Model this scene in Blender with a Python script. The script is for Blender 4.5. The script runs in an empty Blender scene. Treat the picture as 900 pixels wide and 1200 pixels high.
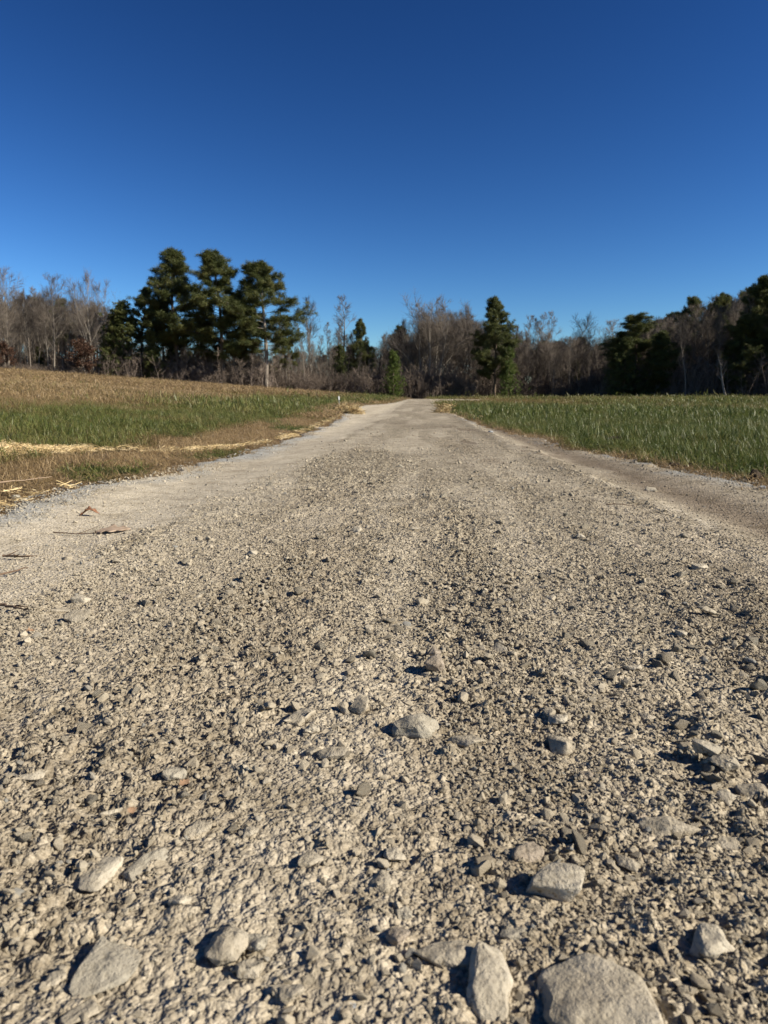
import bpy, bmesh, math, random
import numpy as np
from mathutils import Vector, Matrix, noise as mnoise

R = math.radians
random.seed(7)
rng = np.random.default_rng(7)
sc = bpy.context.scene
col = sc.collection

# ------------------------------------------------------------------ camera
F_PX, CX, CY, HOR = 830.0, 450.0, 600.0, 470.0
EYE = 0.40
PITCH = math.atan((CY - HOR) / F_PX)
YAW = math.atan(40 / F_PX)
cam_d = bpy.data.cameras.new('camera')
cam = bpy.data.objects.new('camera', cam_d)
col.objects.link(cam)
cam.location = (0, 0, EYE)
cam.rotation_euler = (math.pi / 2 - PITCH, 0, YAW)
cam_d.sensor_fit = 'VERTICAL'
cam_d.sensor_height = 36
cam_d.lens = F_PX / 1200 * 36
cam_d.clip_start = 0.02
cam_d.clip_end = 3000
cam_d.dof.use_dof = True
cam_d.dof.focus_distance = 1.45
cam_d.dof.aperture_fstop = cam_d.lens / 2.0
sc.camera = cam
MR = cam.rotation_euler.to_matrix()
CAMF = MR @ Vector((0, 0, -1))


def ray(px, py):
    return MR @ Vector(((px - CX) / F_PX, -(py - CY) / F_PX, -1.0))


# ------------------------------------------------------------------ noise
def hsh(ix, iy, s=0):
    n = (ix.astype(np.int64) * 374761393 + iy.astype(np.int64) * 668265263 + s * 974634777) & 0xFFFFFFFF
    n = ((n ^ (n >> 13)) * 1274126177) & 0xFFFFFFFF
    n = ((n ^ (n >> 15)) * 2246822519) & 0xFFFFFFFF
    return ((n ^ (n >> 16)) & 0xFFFFFF) / float(0xFFFFFF)


def vnoise(x, y, s=0):
    x = np.asarray(x, float); y = np.asarray(y, float)
    ix = np.floor(x); iy = np.floor(y)
    fx = x - ix; fy = y - iy
    fx = fx * fx * (3 - 2 * fx); fy = fy * fy * (3 - 2 * fy)
    a = hsh(ix, iy, s); b = hsh(ix + 1, iy, s); c = hsh(ix, iy + 1, s); d = hsh(ix + 1, iy + 1, s)
    return (a + (b - a) * fx) * (1 - fy) + (c + (d - c) * fx) * fy


def fbm(x, y, s=0, o=4, g=0.5):
    t = 0; a = 1; w = 0
    for i in range(o):
        t = t + a * vnoise(np.asarray(x) * 2 ** i + 17.3 * i, np.asarray(y) * 2 ** i - 9.1 * i, s + i)
        w += a; a *= g
    return t / w


def worley(x, y, s=0):
    ix = np.floor(x); iy = np.floor(y)
    best = np.full(np.shape(x), 9.0); bid = np.zeros(np.shape(x)); sec = np.full(np.shape(x), 9.0)
    for dx in (-1, 0, 1):
        for dy in (-1, 0, 1):
            cx = ix + dx; cy = iy + dy
            px = cx + hsh(cx, cy, s); py = cy + hsh(cx, cy, s + 1)
            d = np.hypot(px - x, py - y)
            m = d < best
            sec = np.where(m, best, np.minimum(sec, d))
            best = np.where(m, d, best)
            bid = np.where(m, hsh(cx, cy, s + 2), bid)
    return best, sec, bid


def sstep(a, b, x):
    t = np.clip((np.asarray(x, float) - a) / (b - a), 0, 1)
    return t * t * (3 - 2 * t)


# ------------------------------------------------------------------ terrain
XLT = np.array([(-8, -1.5), (2.5, -1.5), (3.2, -1.53), (3.8, -1.43), (5, -1.38), (6.6, -1.28), (9, -1.4), (15, -1.65),
                (22, -2.1), (30, -2.2), (36, -1.7), (46, -1.3), (60, -1.0), (80, -1)])
XRT = np.array([(-8, 1.75), (3.3, 1.66), (4.3, 1.46), (5.1, 1.32), (8.9, 1.2), (15, .98), (26, .70), (34, .8), (44, .95),
                (49, 3.2), (53, 5.2), (57, 5.4), (60, 1.0), (80, 1)])


def xl(y):
    return np.interp(y, XLT[:, 0], XLT[:, 1]) + .16 * (vnoise(np.asarray(y) * 1.6, 3.3, 5) - .5) + .10 * (vnoise(np.asarray(y) * 6, 1.3, 6) - .5)


def xr(y):
    return np.interp(y, XRT[:, 0], XRT[:, 1]) + .16 * (vnoise(np.asarray(y) * 1.6, 8.3, 7) - .5) + .11 * (vnoise(np.asarray(y) * 6, 5.3, 8) - .5)


def H(x, y):
    x = np.asarray(x, float); y = np.asarray(y, float)
    z = .010 * np.clip(y - 12, 0, 33) + .0155 * np.clip(y - 45, 0, 15)
    L = np.clip(-x - 1.45, 0, None)
    Lc = np.where(L < 55, L, 55 + (L - 55) * .3)
    z = z + .072 * Lc * (L / (L + .25))
    z = z + .05 * np.clip(np.hypot(x - 20, y) - 150, 0, 150) * sstep(0, 60, x)
    off = sstep(.1, 1.2, np.maximum(x - 1.5, -x - 1.5))
    z = z + off * (.05 * (fbm(x / 1.7, y / 1.7, 11, 3) - .5) + .12 * (fbm(x / 9, y / 9, 21, 2) - .5) * sstep(3, 12, np.abs(x)))
    return z


def Hf(x, y):
    return float(H(x, y))


def at(px, py, up=0.0, tmax=200):
    """point on the ground under a photo pixel"""
    d = ray(px, py)
    t = EYE / max(1e-4, -d.z) if d.z < 0 else 60
    t = min(t, tmax)
    for _ in range(40):
        p = Vector((0, 0, EYE)) + d * t
        h = Hf(p.x, p.y) + up
        t += (p.z - h) / max(.03, -d.z + .02) * .8
        t = max(.05, min(tmax, t))
    p = Vector((0, 0, EYE)) + d * t
    return Vector((p.x, p.y, Hf(p.x, p.y)))


def col_at(px, depth):
    """x, y of the vertical line through a photo column at a given forward depth"""
    d = ray(px, HOR)
    d = d / CAMF.dot(d)
    return d.x * depth, d.y * depth


# ------------------------------------------------------------------ mesh helpers
def mesh_np(name, V, Fq=None, Ft=None, mat=None, smooth=False):
    me = bpy.data.meshes.new(name)
    V = np.asarray(V, np.float32)
    nq = 0 if Fq is None else len(Fq); nt = 0 if Ft is None else len(Ft)
    me.vertices.add(len(V)); me.vertices.foreach_set('co', V.ravel())
    loops = []
    if nq: loops.append(np.asarray(Fq, np.int32).ravel())
    if nt: loops.append(np.asarray(Ft, np.int32).ravel())
    loops = np.concatenate(loops) if loops else np.zeros(0, np.int32)
    me.loops.add(len(loops)); me.loops.foreach_set('vertex_index', loops)
    me.polygons.add(nq + nt)
    st = np.concatenate([np.arange(nq) * 4, nq * 4 + np.arange(nt) * 3]).astype(np.int32)
    me.polygons.foreach_set('loop_start', st)
    me.polygons.foreach_set('use_smooth', np.full(nq + nt, smooth))
    me.update(calc_edges=True)
    if mat: me.materials.append(mat)
    return me


def link(name, me, parent=None):
    o = bpy.data.objects.new(name, me)
    col.objects.link(o)
    if parent: o.parent = parent
    return o


def tag(o, label=None, cat=None, group=None, kind=None):
    if label: o['label'] = label
    if cat: o['category'] = cat
    if group: o['group'] = group
    if kind: o['kind'] = kind
    return o


def grid_faces(nr, nc):
    i = np.arange(nr - 1)[:, None] * nc + np.arange(nc - 1)[None, :]
    return np.stack([i, i + 1, i + nc + 1, i + nc], -1).reshape(-1, 4)


def add_attr(me, name, arr, typ='FLOAT', dom='POINT'):
    a = me.attributes.new(name, typ, dom)
    arr = np.asarray(arr)
    if typ == 'FLOAT_COLOR':
        a.data.foreach_set('color', arr.astype(np.float32).ravel())
    elif typ == 'FLOAT_VECTOR':
        a.data.foreach_set('vector', arr.astype(np.float32).ravel())
    elif typ == 'INT':
        a.data.foreach_set('value', arr.astype(np.int32).ravel())
    else:
        a.data.foreach_set('value', arr.astype(np.float32).ravel())


# ------------------------------------------------------------------ materials
def newmat(name, rough=.9, spec=.2):
    m = bpy.data.materials.new(name); m.use_nodes = True
    nt = m.node_tree; b = nt.nodes['Principled BSDF']
    b.inputs['Roughness'].default_value = rough
    b.inputs['Specular IOR Level'].default_value = spec
    return m, nt, b


def N(nt, typ, **kw):
    n = nt.nodes.new(typ)
    for k, v in kw.items():
        if k.startswith('i_'):
            key = k[2:]
            key = int(key) if key.isdigit() else key
            n.inputs[key].default_value = v
        else:
            setattr(n, k, v)
    return n


def ramp(nt, stops, fac=None, interp='LINEAR'):
    n = nt.nodes.new('ShaderNodeValToRGB')
    e = n.color_ramp; e.interpolation = interp
    while len(e.elements) < len(stops): e.elements.new(.5)
    for el, (p, c) in zip(e.elements, stops):
        el.position = p; el.color = (*c, 1)
    if fac is not None: nt.links.new(fac, n.inputs[0])
    return n.outputs[0]


def mix(nt, f, a, b, mode='MIX'):
    n = nt.nodes.new('ShaderNodeMix'); n.data_type = 'RGBA'; n.blend_type = mode
    for s, v in ((0, f), (6, a), (7, b)):
        if hasattr(v, 'links') or hasattr(v, 'is_linked'): nt.links.new(v, n.inputs[s])
        elif s == 0: n.inputs[0].default_value = v
        else: n.inputs[s].default_value = (*v, 1)
    return n.outputs[2]


def mth(nt, op, a, b=0.0, clamp=False):
    n = nt.nodes.new('ShaderNodeMath'); n.operation = op; n.use_clamp = clamp
    for i, v in enumerate((a, b)):
        if hasattr(v, 'is_linked'): nt.links.new(v, n.inputs[i])
        else: n.inputs[i].default_value = v
    return n.outputs[0]


def noise_n(nt, vec, scale, detail=4, rough=.55):
    n = N(nt, 'ShaderNodeTexNoise'); n.inputs['Scale'].default_value = scale
    n.inputs['Detail'].default_value = detail; n.inputs['Roughness'].default_value = rough
    if vec is not None: nt.links.new(vec, n.inputs['Vector'])
    return n.outputs['Fac']


TAN_D, TAN, TAN_L = (.150, .125, .088), (.322, .279, .204), (.45, .397, .30)


# loose stone material (gravel instances)
def stone_mat(name, inst=True):
    m, nt, b = newmat(name, .92, .15)
    obj = N(nt, 'ShaderNodeTexCoord').outputs['Object']
    if inst:
        a = N(nt, 'ShaderNodeAttribute', attribute_type='INSTANCER', attribute_name='tint').outputs['Fac']
        bl = N(nt, 'ShaderNodeAttribute', attribute_type='INSTANCER', attribute_name='blue').outputs['Fac']
        base = ramp(nt, [(0, TAN_D), (.25, (.238, .203, .146)), (.6, TAN), (.88, (.39, .34, .253)), (1, TAN_L)], a)
        base = mix(nt, bl, base, (.19, .20, .195))
        n1 = noise_n(nt, obj, 3.0, 3)
        c = mix(nt, mth(nt, 'MULTIPLY', n1, .55), base, (.275, .232, .165))
        c = mix(nt, 1.0, c, ramp(nt, [(.3, (.70, .69, .67)), (.5, (1, 1, 1)), (.75, (1.12, 1.11, 1.08))], noise_n(nt, obj, 11.0, 5, .7)), 'MULTIPLY')
        nt.links.new(c, b.inputs['Base Color'])
        bp = N(nt, 'ShaderNodeBump', i_Strength=.8, i_Distance=.0012)
        nt.links.new(noise_n(nt, obj, 14.0, 5, .7), bp.inputs['Height'])
        nt.links.new(bp.outputs[0], b.inputs['Normal'])
    return m


M_grav = stone_mat('crushed_stone')


def big_stone_mat(name, c0, c1, c2, dust=.45):
    m, nt, b = newmat(name, .93, .15)
    tc = N(nt, 'ShaderNodeTexCoord').outputs['Object']
    n1 = noise_n(nt, tc, 45, 5, .6)
    n2 = noise_n(nt, tc, 220, 4, .65)
    base = ramp(nt, [(.3, c0), (.5, c1), (.68, c2)], n1)
    sp = ramp(nt, [(.36, (.42, .40, .37)), (.44, (1, 1, 1)), (.7, (1, 1, 1)), (.8, (1.15, 1.14, 1.12))], n2)
    c = mix(nt, 1.0, base, sp, 'MULTIPLY')
    # dust settled on upward faces, patchy
    geo = N(nt, 'ShaderNodeNewGeometry')
    sx = N(nt, 'ShaderNodeSeparateXYZ'); nt.links.new(geo.outputs['Normal'], sx.inputs[0])
    up = mth(nt, 'MULTIPLY', mth(nt, 'SUBTRACT', sx.outputs[2], .1, True), mth(nt, 'MULTIPLY', noise_n(nt, tc, 70, 4, .7), dust * 2), True)
    c = mix(nt, up, c, (.33, .288, .212))
    nt.links.new(c, b.inputs['Base Color'])
    bp = N(nt, 'ShaderNodeBump', i_Strength=.9, i_Distance=.003)
    nt.links.new(mth(nt, 'ADD', n2, mth(nt, 'MULTIPLY', n1, 1.5)), bp.inputs['Height'])
    nt.links.new(bp.outputs[0], b.inputs['Normal'])
    return m


M_tan = big_stone_mat('tan_stone', (.20, .17, .122), (.31, .267, .195), (.42, .368, .28))
M_grey = big_stone_mat('grey_stone', (.185, .166, .126), (.28, .254, .197), (.38, .347, .272), .55)
M_pale = big_stone_mat('pale_stone', (.25, .218, .162), (.375, .33, .25), (.50, .448, .35), .5)
M_brown = big_stone_mat('brown_stone', (.15, .12, .09), (.27, .22, .165), (.38, .32, .25), .3)
M_blue = big_stone_mat('bluish_stone', (.24, .25, .26), (.33, .35, .36), (.43, .45, .46), .2)


def road_mat():
    m, nt, b = newmat('road_gravel_surface', .95, .12)
    geo = N(nt, 'ShaderNodeNewGeometry').outputs['Position']
    z = N(nt, 'ShaderNodeAttribute', attribute_name='zones')
    sp = N(nt, 'ShaderNodeSeparateColor'); nt.links.new(z.outputs['Color'], sp.inputs[0])

    def vor(scale, smooth=False):
        v = N(nt, 'ShaderNodeTexVoronoi'); v.inputs['Scale'].default_value = scale
        # break the regular look with a warped coordinate
        w = N(nt, 'ShaderNodeTexNoise'); w.inputs['Scale'].default_value = scale * .35
        nt.links.new(geo, w.inputs['Vector'])
        vm = N(nt, 'ShaderNodeVectorMath', operation='SCALE'); vm.inputs[3].default_value = 1.1 / scale
        nt.links.new(w.outputs['Color'], vm.inputs[0])
        va = N(nt, 'ShaderNodeVectorMath', operation='ADD')
        nt.links.new(geo, va.inputs[0]); nt.links.new(vm.outputs[0], va.inputs[1])
        nt.links.new(va.outputs[0], v.inputs['Vector'])
        return v
    v1 = vor(330); v2 = vor(130); v3 = vor(55)
    s1 = N(nt, 'ShaderNodeSeparateColor'); nt.links.new(v1.outputs['Color'], s1.inputs[0])
    s2 = N(nt, 'ShaderNodeSeparateColor'); nt.links.new(v2.outputs['Color'], s2.inputs[0])
    s3 = N(nt, 'ShaderNodeSeparateColor'); nt.links.new(v3.outputs['Color'], s3.inputs[0])
    big = noise_n(nt, geo, 1.6, 5, .6)
    g = mth(nt, 'ADD', mth(nt, 'MULTIPLY', s1.outputs[0], .35), mth(nt, 'ADD', mth(nt, 'MULTIPLY', s2.outputs[0], .35), mth(nt, 'MULTIPLY', s3.outputs[0], .3)))
    c = ramp(nt, [(.15, (.168, .140, .099)), (.5, (.308, .264, .192)), (.85, (.44, .386, .291))], g)
    c = mix(nt, mth(nt, 'MULTIPLY', sp.outputs[0], .75), c, mix(nt, g, (.12, .088, .058), (.235, .18, .125)))
    c = mix(nt, mth(nt, 'MULTIPLY', sp.outputs[1], .85), c, mix(nt, g, (.40, .35, .265), (.66, .59, .465)))
    c = mix(nt, mth(nt, 'MULTIPLY', sp.outputs[2], .8), c, mix(nt, g, (.20, .215, .22), (.40, .42, .42)))
    fle = ramp(nt, [(.34, (.45, .42, .38)), (.44, (.92, .92, .91)), (.62, (1, 1, 1)), (.72, (1.22, 1.21, 1.18))], noise_n(nt, geo, 40, 6, .8))
    c = mix(nt, .75, c, mix(nt, 1.0, c, fle, 'MULTIPLY'))
    fl2 = ramp(nt, [(.36, (.72, .70, .66)), (.5, (1, 1, 1)), (.66, (1.12, 1.11, 1.09))], noise_n(nt, geo, 7, 6, .75))
    c = mix(nt, 1.0, c, fl2, 'MULTIPLY')
    tone = ramp(nt, [(.3, (.86, .85, .83)), (.7, (1.08, 1.07, 1.05))], big)
    c = mix(nt, 1.0, c, tone, 'MULTIPLY')
    nt.links.new(c, b.inputs['Base Color'])
    h = mth(nt, 'ADD', mth(nt, 'MULTIPLY', v1.outputs['Distance'], -.0022), mth(nt, 'MULTIPLY', v2.outputs['Distance'], -.0065))
    h = mth(nt, 'ADD', h, mth(nt, 'MULTIPLY', s2.outputs[1], .0035))
    rough = mth(nt, 'SUBTRACT', 1.0, mth(nt, 'MULTIPLY', sp.outputs[1], .6))
    h3 = mth(nt, 'ADD', mth(nt, 'MULTIPLY', v3.outputs['Distance'], -.012), mth(nt, 'MULTIPLY', s3.outputs[1], .007))
    h = mth(nt, 'ADD', h, mth(nt, 'MULTIPLY', h3, z.outputs['Alpha']))
    h = mth(nt, 'MULTIPLY', h, rough)
    bp = N(nt, 'ShaderNodeBump', i_Strength=1.0, i_Distance=1.0)
    nt.links.new(h, bp.inputs['Height'])
    nt.links.new(bp.outputs[0], b.inputs['Normal'])
    return m


def ground_mat():
    m, nt, b = newmat('field_soil_and_thatch', .95, .1)
    geo = N(nt, 'ShaderNodeNewGeometry').outputs['Position']
    z = N(nt, 'ShaderNodeAttribute', attribute_name='mixg')
    n1 = noise_n(nt, geo, 9, 6, .7); n2 = noise_n(nt, geo, 60, 4, .7)
    green = mix(nt, n1, (.028, .040, .014), (.085, .100, .036))
    brown = mix(nt, n1, (.085, .052, .027), (.26, .175, .09))
    f = mth(nt, 'ADD', z.outputs['Fac'], mth(nt, 'MULTIPLY', mth(nt, 'SUBTRACT', n2, .5), .5), True)
    c = mix(nt, f, green, brown)
    nt.links.new(c, b.inputs['Base Color'])
    bp = N(nt, 'ShaderNodeBump', i_Strength=1.0, i_Distance=.03)
    nt.links.new(mth(nt, 'ADD', n2, n1), bp.inputs['Height'])
    nt.links.new(bp.outputs[0], b.inputs['Normal'])
    return m


def leafy(name, stops, attr=None, rough=.6, trans=.25, varscale=.8):
    m, nt, b = newmat(name, rough, .3)
    if attr:
        f = N(nt, 'ShaderNodeAttribute', attribute_type='INSTANCER', attribute_name=attr).outputs['Fac']
        g = N(nt, 'ShaderNodeNewGeometry').outputs['Position']
        f = mth(nt, 'ADD', f, mth(nt, 'MULTIPLY', mth(nt, 'SUBTRACT', noise_n(nt, g, 25, 2), .5), .22), True)
    else:
        g = N(nt, 'ShaderNodeNewGeometry').outputs['Position']
        f = noise_n(nt, g, varscale, 3)
    c = ramp(nt, stops, f)
    nt.links.new(c, b.inputs['Base Color'])
    if trans:
        t = N(nt, 'ShaderNodeBsdfTranslucent'); nt.links.new(c, t.inputs[0])
        ms = N(nt, 'ShaderNodeMixShader'); ms.inputs[0].default_value = trans
        out = nt.nodes['Material Output']
        nt.links.new(b.outputs[0], ms.inputs[1]); nt.links.new(t.outputs[0], ms.inputs[2])
        nt.links.new(ms.outputs[0], out.inputs[0])
    return m


M_grass = leafy('grass_blades', [(0, (.062, .084, .017)), (.2, (.110, .132, .032)), (.45, (.185, .168, .056)), (.62, (.17, .118, .050)),
                                 (.8, (.245, .172, .078)), (1, (.35, .25, .13))], 'tint', .45, .3)
M_straw = leafy('straw', [(0, (.36, .25, .11)), (.5, (.60, .45, .22)), (1, (.78, .64, .38))], 'tint', .6, .15)


def bark(name, a, b_, scale=3.0):
    m, nt, b = newmat(name, .95, .1)
    oi = N(nt, 'ShaderNodeObjectInfo')
    tc = N(nt, 'ShaderNodeTexCoord').outputs['Object']
    mp = N(nt, 'ShaderNodeMapping'); mp.inputs['Scale'].default_value = (1, 1, .25); nt.links.new(tc, mp.inputs[0])
    n = noise_n(nt, mp.outputs[0], scale, 5, .7)
    f = mth(nt, 'ADD', mth(nt, 'MULTIPLY', n, .8), mth(nt, 'MULTIPLY', oi.outputs['Random'], .4), True)
    c = ramp(nt, [(.25, a), (.85, b_)], f)
    nt.links.new(c, b.inputs['Base Color'])
    return m


M_bark = bark('grey_bark', (.10, .083, .066), (.26, .225, .182))
M_barkpale = bark('pale_bark', (.15, .13, .105), (.31, .275, .225))
M_barkpine = bark('pine_bark', (.075, .055, .042), (.20, .155, .115))
M_twig = bark('twigs', (.082, .067, .053), (.17, .143, .117), 1.0)
M_twigred = bark('undergrowth_twigs', (.085, .066, .051), (.19, .152, .122), 1.0)
M_pine = leafy('pine_needles', [(.3, (.040, .052, .014)), (.5, (.080, .092, .026)), (.72, (.150, .145, .045))], None, .6, .28, .55)
M_cedar = leafy('cedar_leaves', [(.3, (.034, .044, .012)), (.5, (.075, .088, .024)), (.72, (.14, .14, .042))], None, .65, .25, .6)
M_russet = leafy('russet_leaves', [(.3, (.055, .030, .019)), (.7, (.115, .060, .036))], None, .8, .2, 2.0)


# ------------------------------------------------------------------ geometry-node scatter (only for things nobody could count)
def scatter(name, P, rot, scl, idx, attrs, protos, label, cat):
    me = bpy.data.meshes.new(name)
    P = np.asarray(P, np.float32)
    me.vertices.add(len(P)); me.vertices.foreach_set('co', P.ravel())
    add_attr(me, 'rot', rot, 'FLOAT_VECTOR'); add_attr(me, 'scl', scl, 'FLOAT_VECTOR'); add_attr(me, 'idx', idx, 'INT')
    for k, v in attrs.items(): add_attr(me, k, v)
    me.update()
    o = link(name, me)
    g = bpy.data.node_groups.new(name + '_nodes', 'GeometryNodeTree')
    g.interface.new_socket('Geometry', in_out='INPUT', socket_type='NodeSocketGeometry')
    g.interface.new_socket('Geometry', in_out='OUTPUT', socket_type='NodeSocketGeometry')
    gi = g.nodes.new('NodeGroupInput'); go = g.nodes.new('NodeGroupOutput')
    ins = g.nodes.new('GeometryNodeInstanceOnPoints')
    g2i = g.nodes.new('GeometryNodeJoinGeometry')
    for p in reversed(protos):      # Join Geometry lists its links last to first
        oi = g.nodes.new('GeometryNodeObjectInfo'); oi.inputs['Object'].default_value = p
        oi.inputs['As Instance'].default_value = True
        g.links.new(oi.outputs['Geometry'], g2i.inputs[0])
    g.links.new(gi.outputs[0], ins.inputs['Points'])
    g.links.new(g2i.outputs[0], ins.inputs['Instance'])
    ins.inputs['Pick Instance'].default_value = True

    def na(nm, t):
        n = g.nodes.new('GeometryNodeInputNamedAttribute'); n.data_type = t; n.inputs[0].default_value = nm
        return n.outputs[0]
    g.links.new(na('idx', 'INT'), ins.inputs['Instance Index'])
    e = g.nodes.new('FunctionNodeEulerToRotation'); g.links.new(na('rot', 'FLOAT_VECTOR'), e.inputs[0])
    g.links.new(e.outputs[0], ins.inputs['Rotation'])
    g.links.new(na('scl', 'FLOAT_VECTOR'), ins.inputs['Scale'])
    g.links.new(ins.outputs[0], go.inputs[0])
    md = o.modifiers.new('scatter', 'NODES'); md.node_group = g
    tag(o, label, cat, kind='stuff')
    return o


def proto(name, me):
    return bpy.data.objects.new(name, me)   # a source shape, never linked to the scene


# ------------------------------------------------------------------ ground sheet
def axis(fine, lim, step, grow):
    a = [0.0]; s = step
    while a[-1] < lim:
        if a[-1] > fine: s *= grow
        a.append(a[-1] + s)
    return np.array(a)


ax = axis(7, 900, .12, 1.06)
gx = np.concatenate([-ax[:0:-1], ax])
ay = axis(14, 1200, .12, 1.035)
gy = np.concatenate([-axis(2, 60, .3, 1.15)[:0:-1], ay])
GX, GY = np.meshgrid(gx, gy)


def brownness(x, y):
    """0 = green grass, 1 = dead tan grass"""
    x = np.asarray(x, float); y = np.asarray(y, float)
    n = fbm(x / .8, y / .8, 31, 4) - .5
    nb = fbm(x / 5, y / 9, 41, 3) - .5
    L = xl(y) - x
    Rr = x - xr(y)
    left = 1 - sstep(.75, 1.25, L + n * .8) * (1 - .78 * sstep(2.2, 5.0, L + nb * 5 + n * 3) - .22 * sstep(5, 12, L + nb * 12 + n * 4)) * .70
    left = np.where(L > 2.0, np.minimum(left, 1 - .5 * sstep(.42, .7, n + .5) * sstep(7, 4, L)), left)
    # green tufts on the near bank
    left = left - .85 * sstep(.62, .72, fbm(x / .45, y / .45, 77, 2)) * (L > .1) * (L < 1.2) * (y > 3.4)
    right = 1 - sstep(.03, .26, Rr + n * .4) * .93
    right = right + .22 * sstep(14, 50, y + nb * 30) + .25 * sstep(.50, .66, nb + .5) * sstep(8, 20, y)
    v = np.where(x < 0, left, right)
    v = v - .14 * (1 - sstep(.36, .50, fbm(x / 5 + 3, y / 3, 47, 4))) * (v > .8) * (x < 0) * sstep(3.5, 5, L)
    return np.clip(v + n * .25, 0, 1)


GZ = H(GX, GY)
inside = (GX > xl(GY) - .02) & (GX < xr(GY) + .02) & (GY < 61)
GZ = GZ - np.where(inside, .035, 0.0)
gm = mesh_np('ground', np.stack([GX, GY, GZ], -1).reshape(-1, 3), grid_faces(len(gy), len(gx)), None, ground_mat(), True)
add_attr(gm, 'mixg', brownness(GX, GY).ravel())
tag(link('ground', gm), kind='structure')

# ------------------------------------------------------------------ road sheet
ry = [-5.0]
while ry[-1] < .2: ry.append(ry[-1] + .04)
while ry[-1] < 62: ry.append(ry[-1] + max(.0034, ry[-1] * .0048))
ry = np.array(ry)
NC = 560
t = np.linspace(0, 1, NC)[None, :]
XL = xl(ry)[:, None] - .10; XR = xr(ry)[:, None] + .10
RX = XL + (XR - XL) * t
RY = np.repeat(ry[:, None], NC, 1)


def coarse(x, y):
    """1 on the loose crown, 0 in the packed wheel tracks"""
    w = .30 * (fbm(x / .22, y / .40, 51, 4) - .5)
    return sstep(-.86, -.72, x + w) * (1 - sstep(.80, .98, x + w)) * (.35 + .65 * sstep(.36, .56, fbm(x / .30, y / 2.2, 55, 3)))


def relief(x, y, sp):
    c = coarse(x, y)
    z = .016 * (fbm(x / .45, y / 1.3, 61, 3) - .5) + (.004 + .012 * c) * (fbm(x / .09, y / .09, 64, 3) - .5) * (1 - sstep(.012, .03, sp))
    # shallow wheel tracks
    z = z - .022 * np.exp(-((x + 1.08) / .26) ** 2) - .024 * np.exp(-((x - 1.12) / .2) ** 2) + .010 * np.exp(-((x - .88 - .25 * (fbm(x / .3, y / .5, 62, 3) - .5)) / .08) ** 2)
    for sz, am, s in ((.034, .0060, 71), (.017, .0044, 81), (.009, .0026, 91)):
        wx = x + .4 * sz * vnoise(x / sz, y / sz, s + 5); wy = y + .4 * sz * vnoise(x / sz + 9, y / sz, s + 6)
        f1, f2, cid = worley(wx / sz, wy / sz, s)
        keep = sstep(.35, .6, cid)
        fade = 1 - sstep(.7, 1.6, sp / sz)
        bump = sstep(.0, .45, f2 - f1) * (.35 + cid) * keep
        z = z + am * bump * (.10 + .90 * c) * fade
    return z


spac = np.maximum(.0055, np.abs(RY) * .0048)
RZ = H(RX, RY) + relief(RX, RY, spac)
edge = np.minimum(RX - XL, XR - RX)
RZ = RZ + .012 - .07 * (1 - sstep(.0, .12, edge + .05 * (fbm(RX / .12, RY / .12, 95, 2) - .5)))
rm = mesh_np('gravel_road', np.stack([RX, RY, RZ], -1).reshape(-1, 3), grid_faces(len(ry), NC), None, road_mat(), True)


def zones(x, y):
    n = fbm(x / .25, y / 1.4, 101, 4)
    ed = np.minimum(x - xl(y), xr(y) - x)
    brn = np.exp(-((x - 1.16 + .12 * (n - .5)) / .16) ** 2) * sstep(.25, .45, n + .1) * (1 - sstep(9, 16, y))
    brn = np.maximum(brn, .9 * sstep(.60, .68, n) * (np.abs(x - .85) < .5) * sstep(4, 5, y) * (1 - sstep(9, 14, y)))
    brn = np.maximum(brn, .25 * sstep(.5, .75, fbm(x / .4, y / 2.2, 108, 4)))
    pale = 1 - coarse(x, y)
    pale = np.where(x > 0, np.maximum(pale * (.25 + .5 * sstep(.4, .62, n)), np.exp(-((x - .93 - .22 * (n - .5)) / .03) ** 2) * sstep(.42, .60, fbm(x / .2, y / .5, 119, 3))), pale * .85)
    blue = sstep(.26, .02, x - xl(y) + .22 * (n - .5)) * .9 * sstep(.4, .55, fbm(x / .3, y / .5, 111, 3) + .08)
    blue = np.maximum(blue, sstep(.22, .0, xr(y) - x + .15 * (n - .5)) * .8 * sstep(.5, .6, fbm(x / .3, y / .7, 112, 3)))
    pale = np.maximum(pale, .22 * (1 - sstep(.36, .60, fbm(x / .20 + 7, y / .75, 137, 4))) * (x < .7))
    pale = pale * (1 - .85 * np.clip(brn, 0, 1))
    return brn, pale, blue


bz, pz, uz = zones(RX, RY)
add_attr(rm, 'zones', np.stack([bz, pz, uz, .35 + .65 * coarse(RX, RY)], -1).reshape(-1, 4), 'FLOAT_COLOR')
tag(link('gravel_road', rm), kind='structure')


def road_z(x, y):
    x = np.asarray(x, float); y = np.asarray(y, float)
    return H(x, y) + .012 + relief(x, y, np.maximum(.0055, np.abs(y) * .0048))


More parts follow.
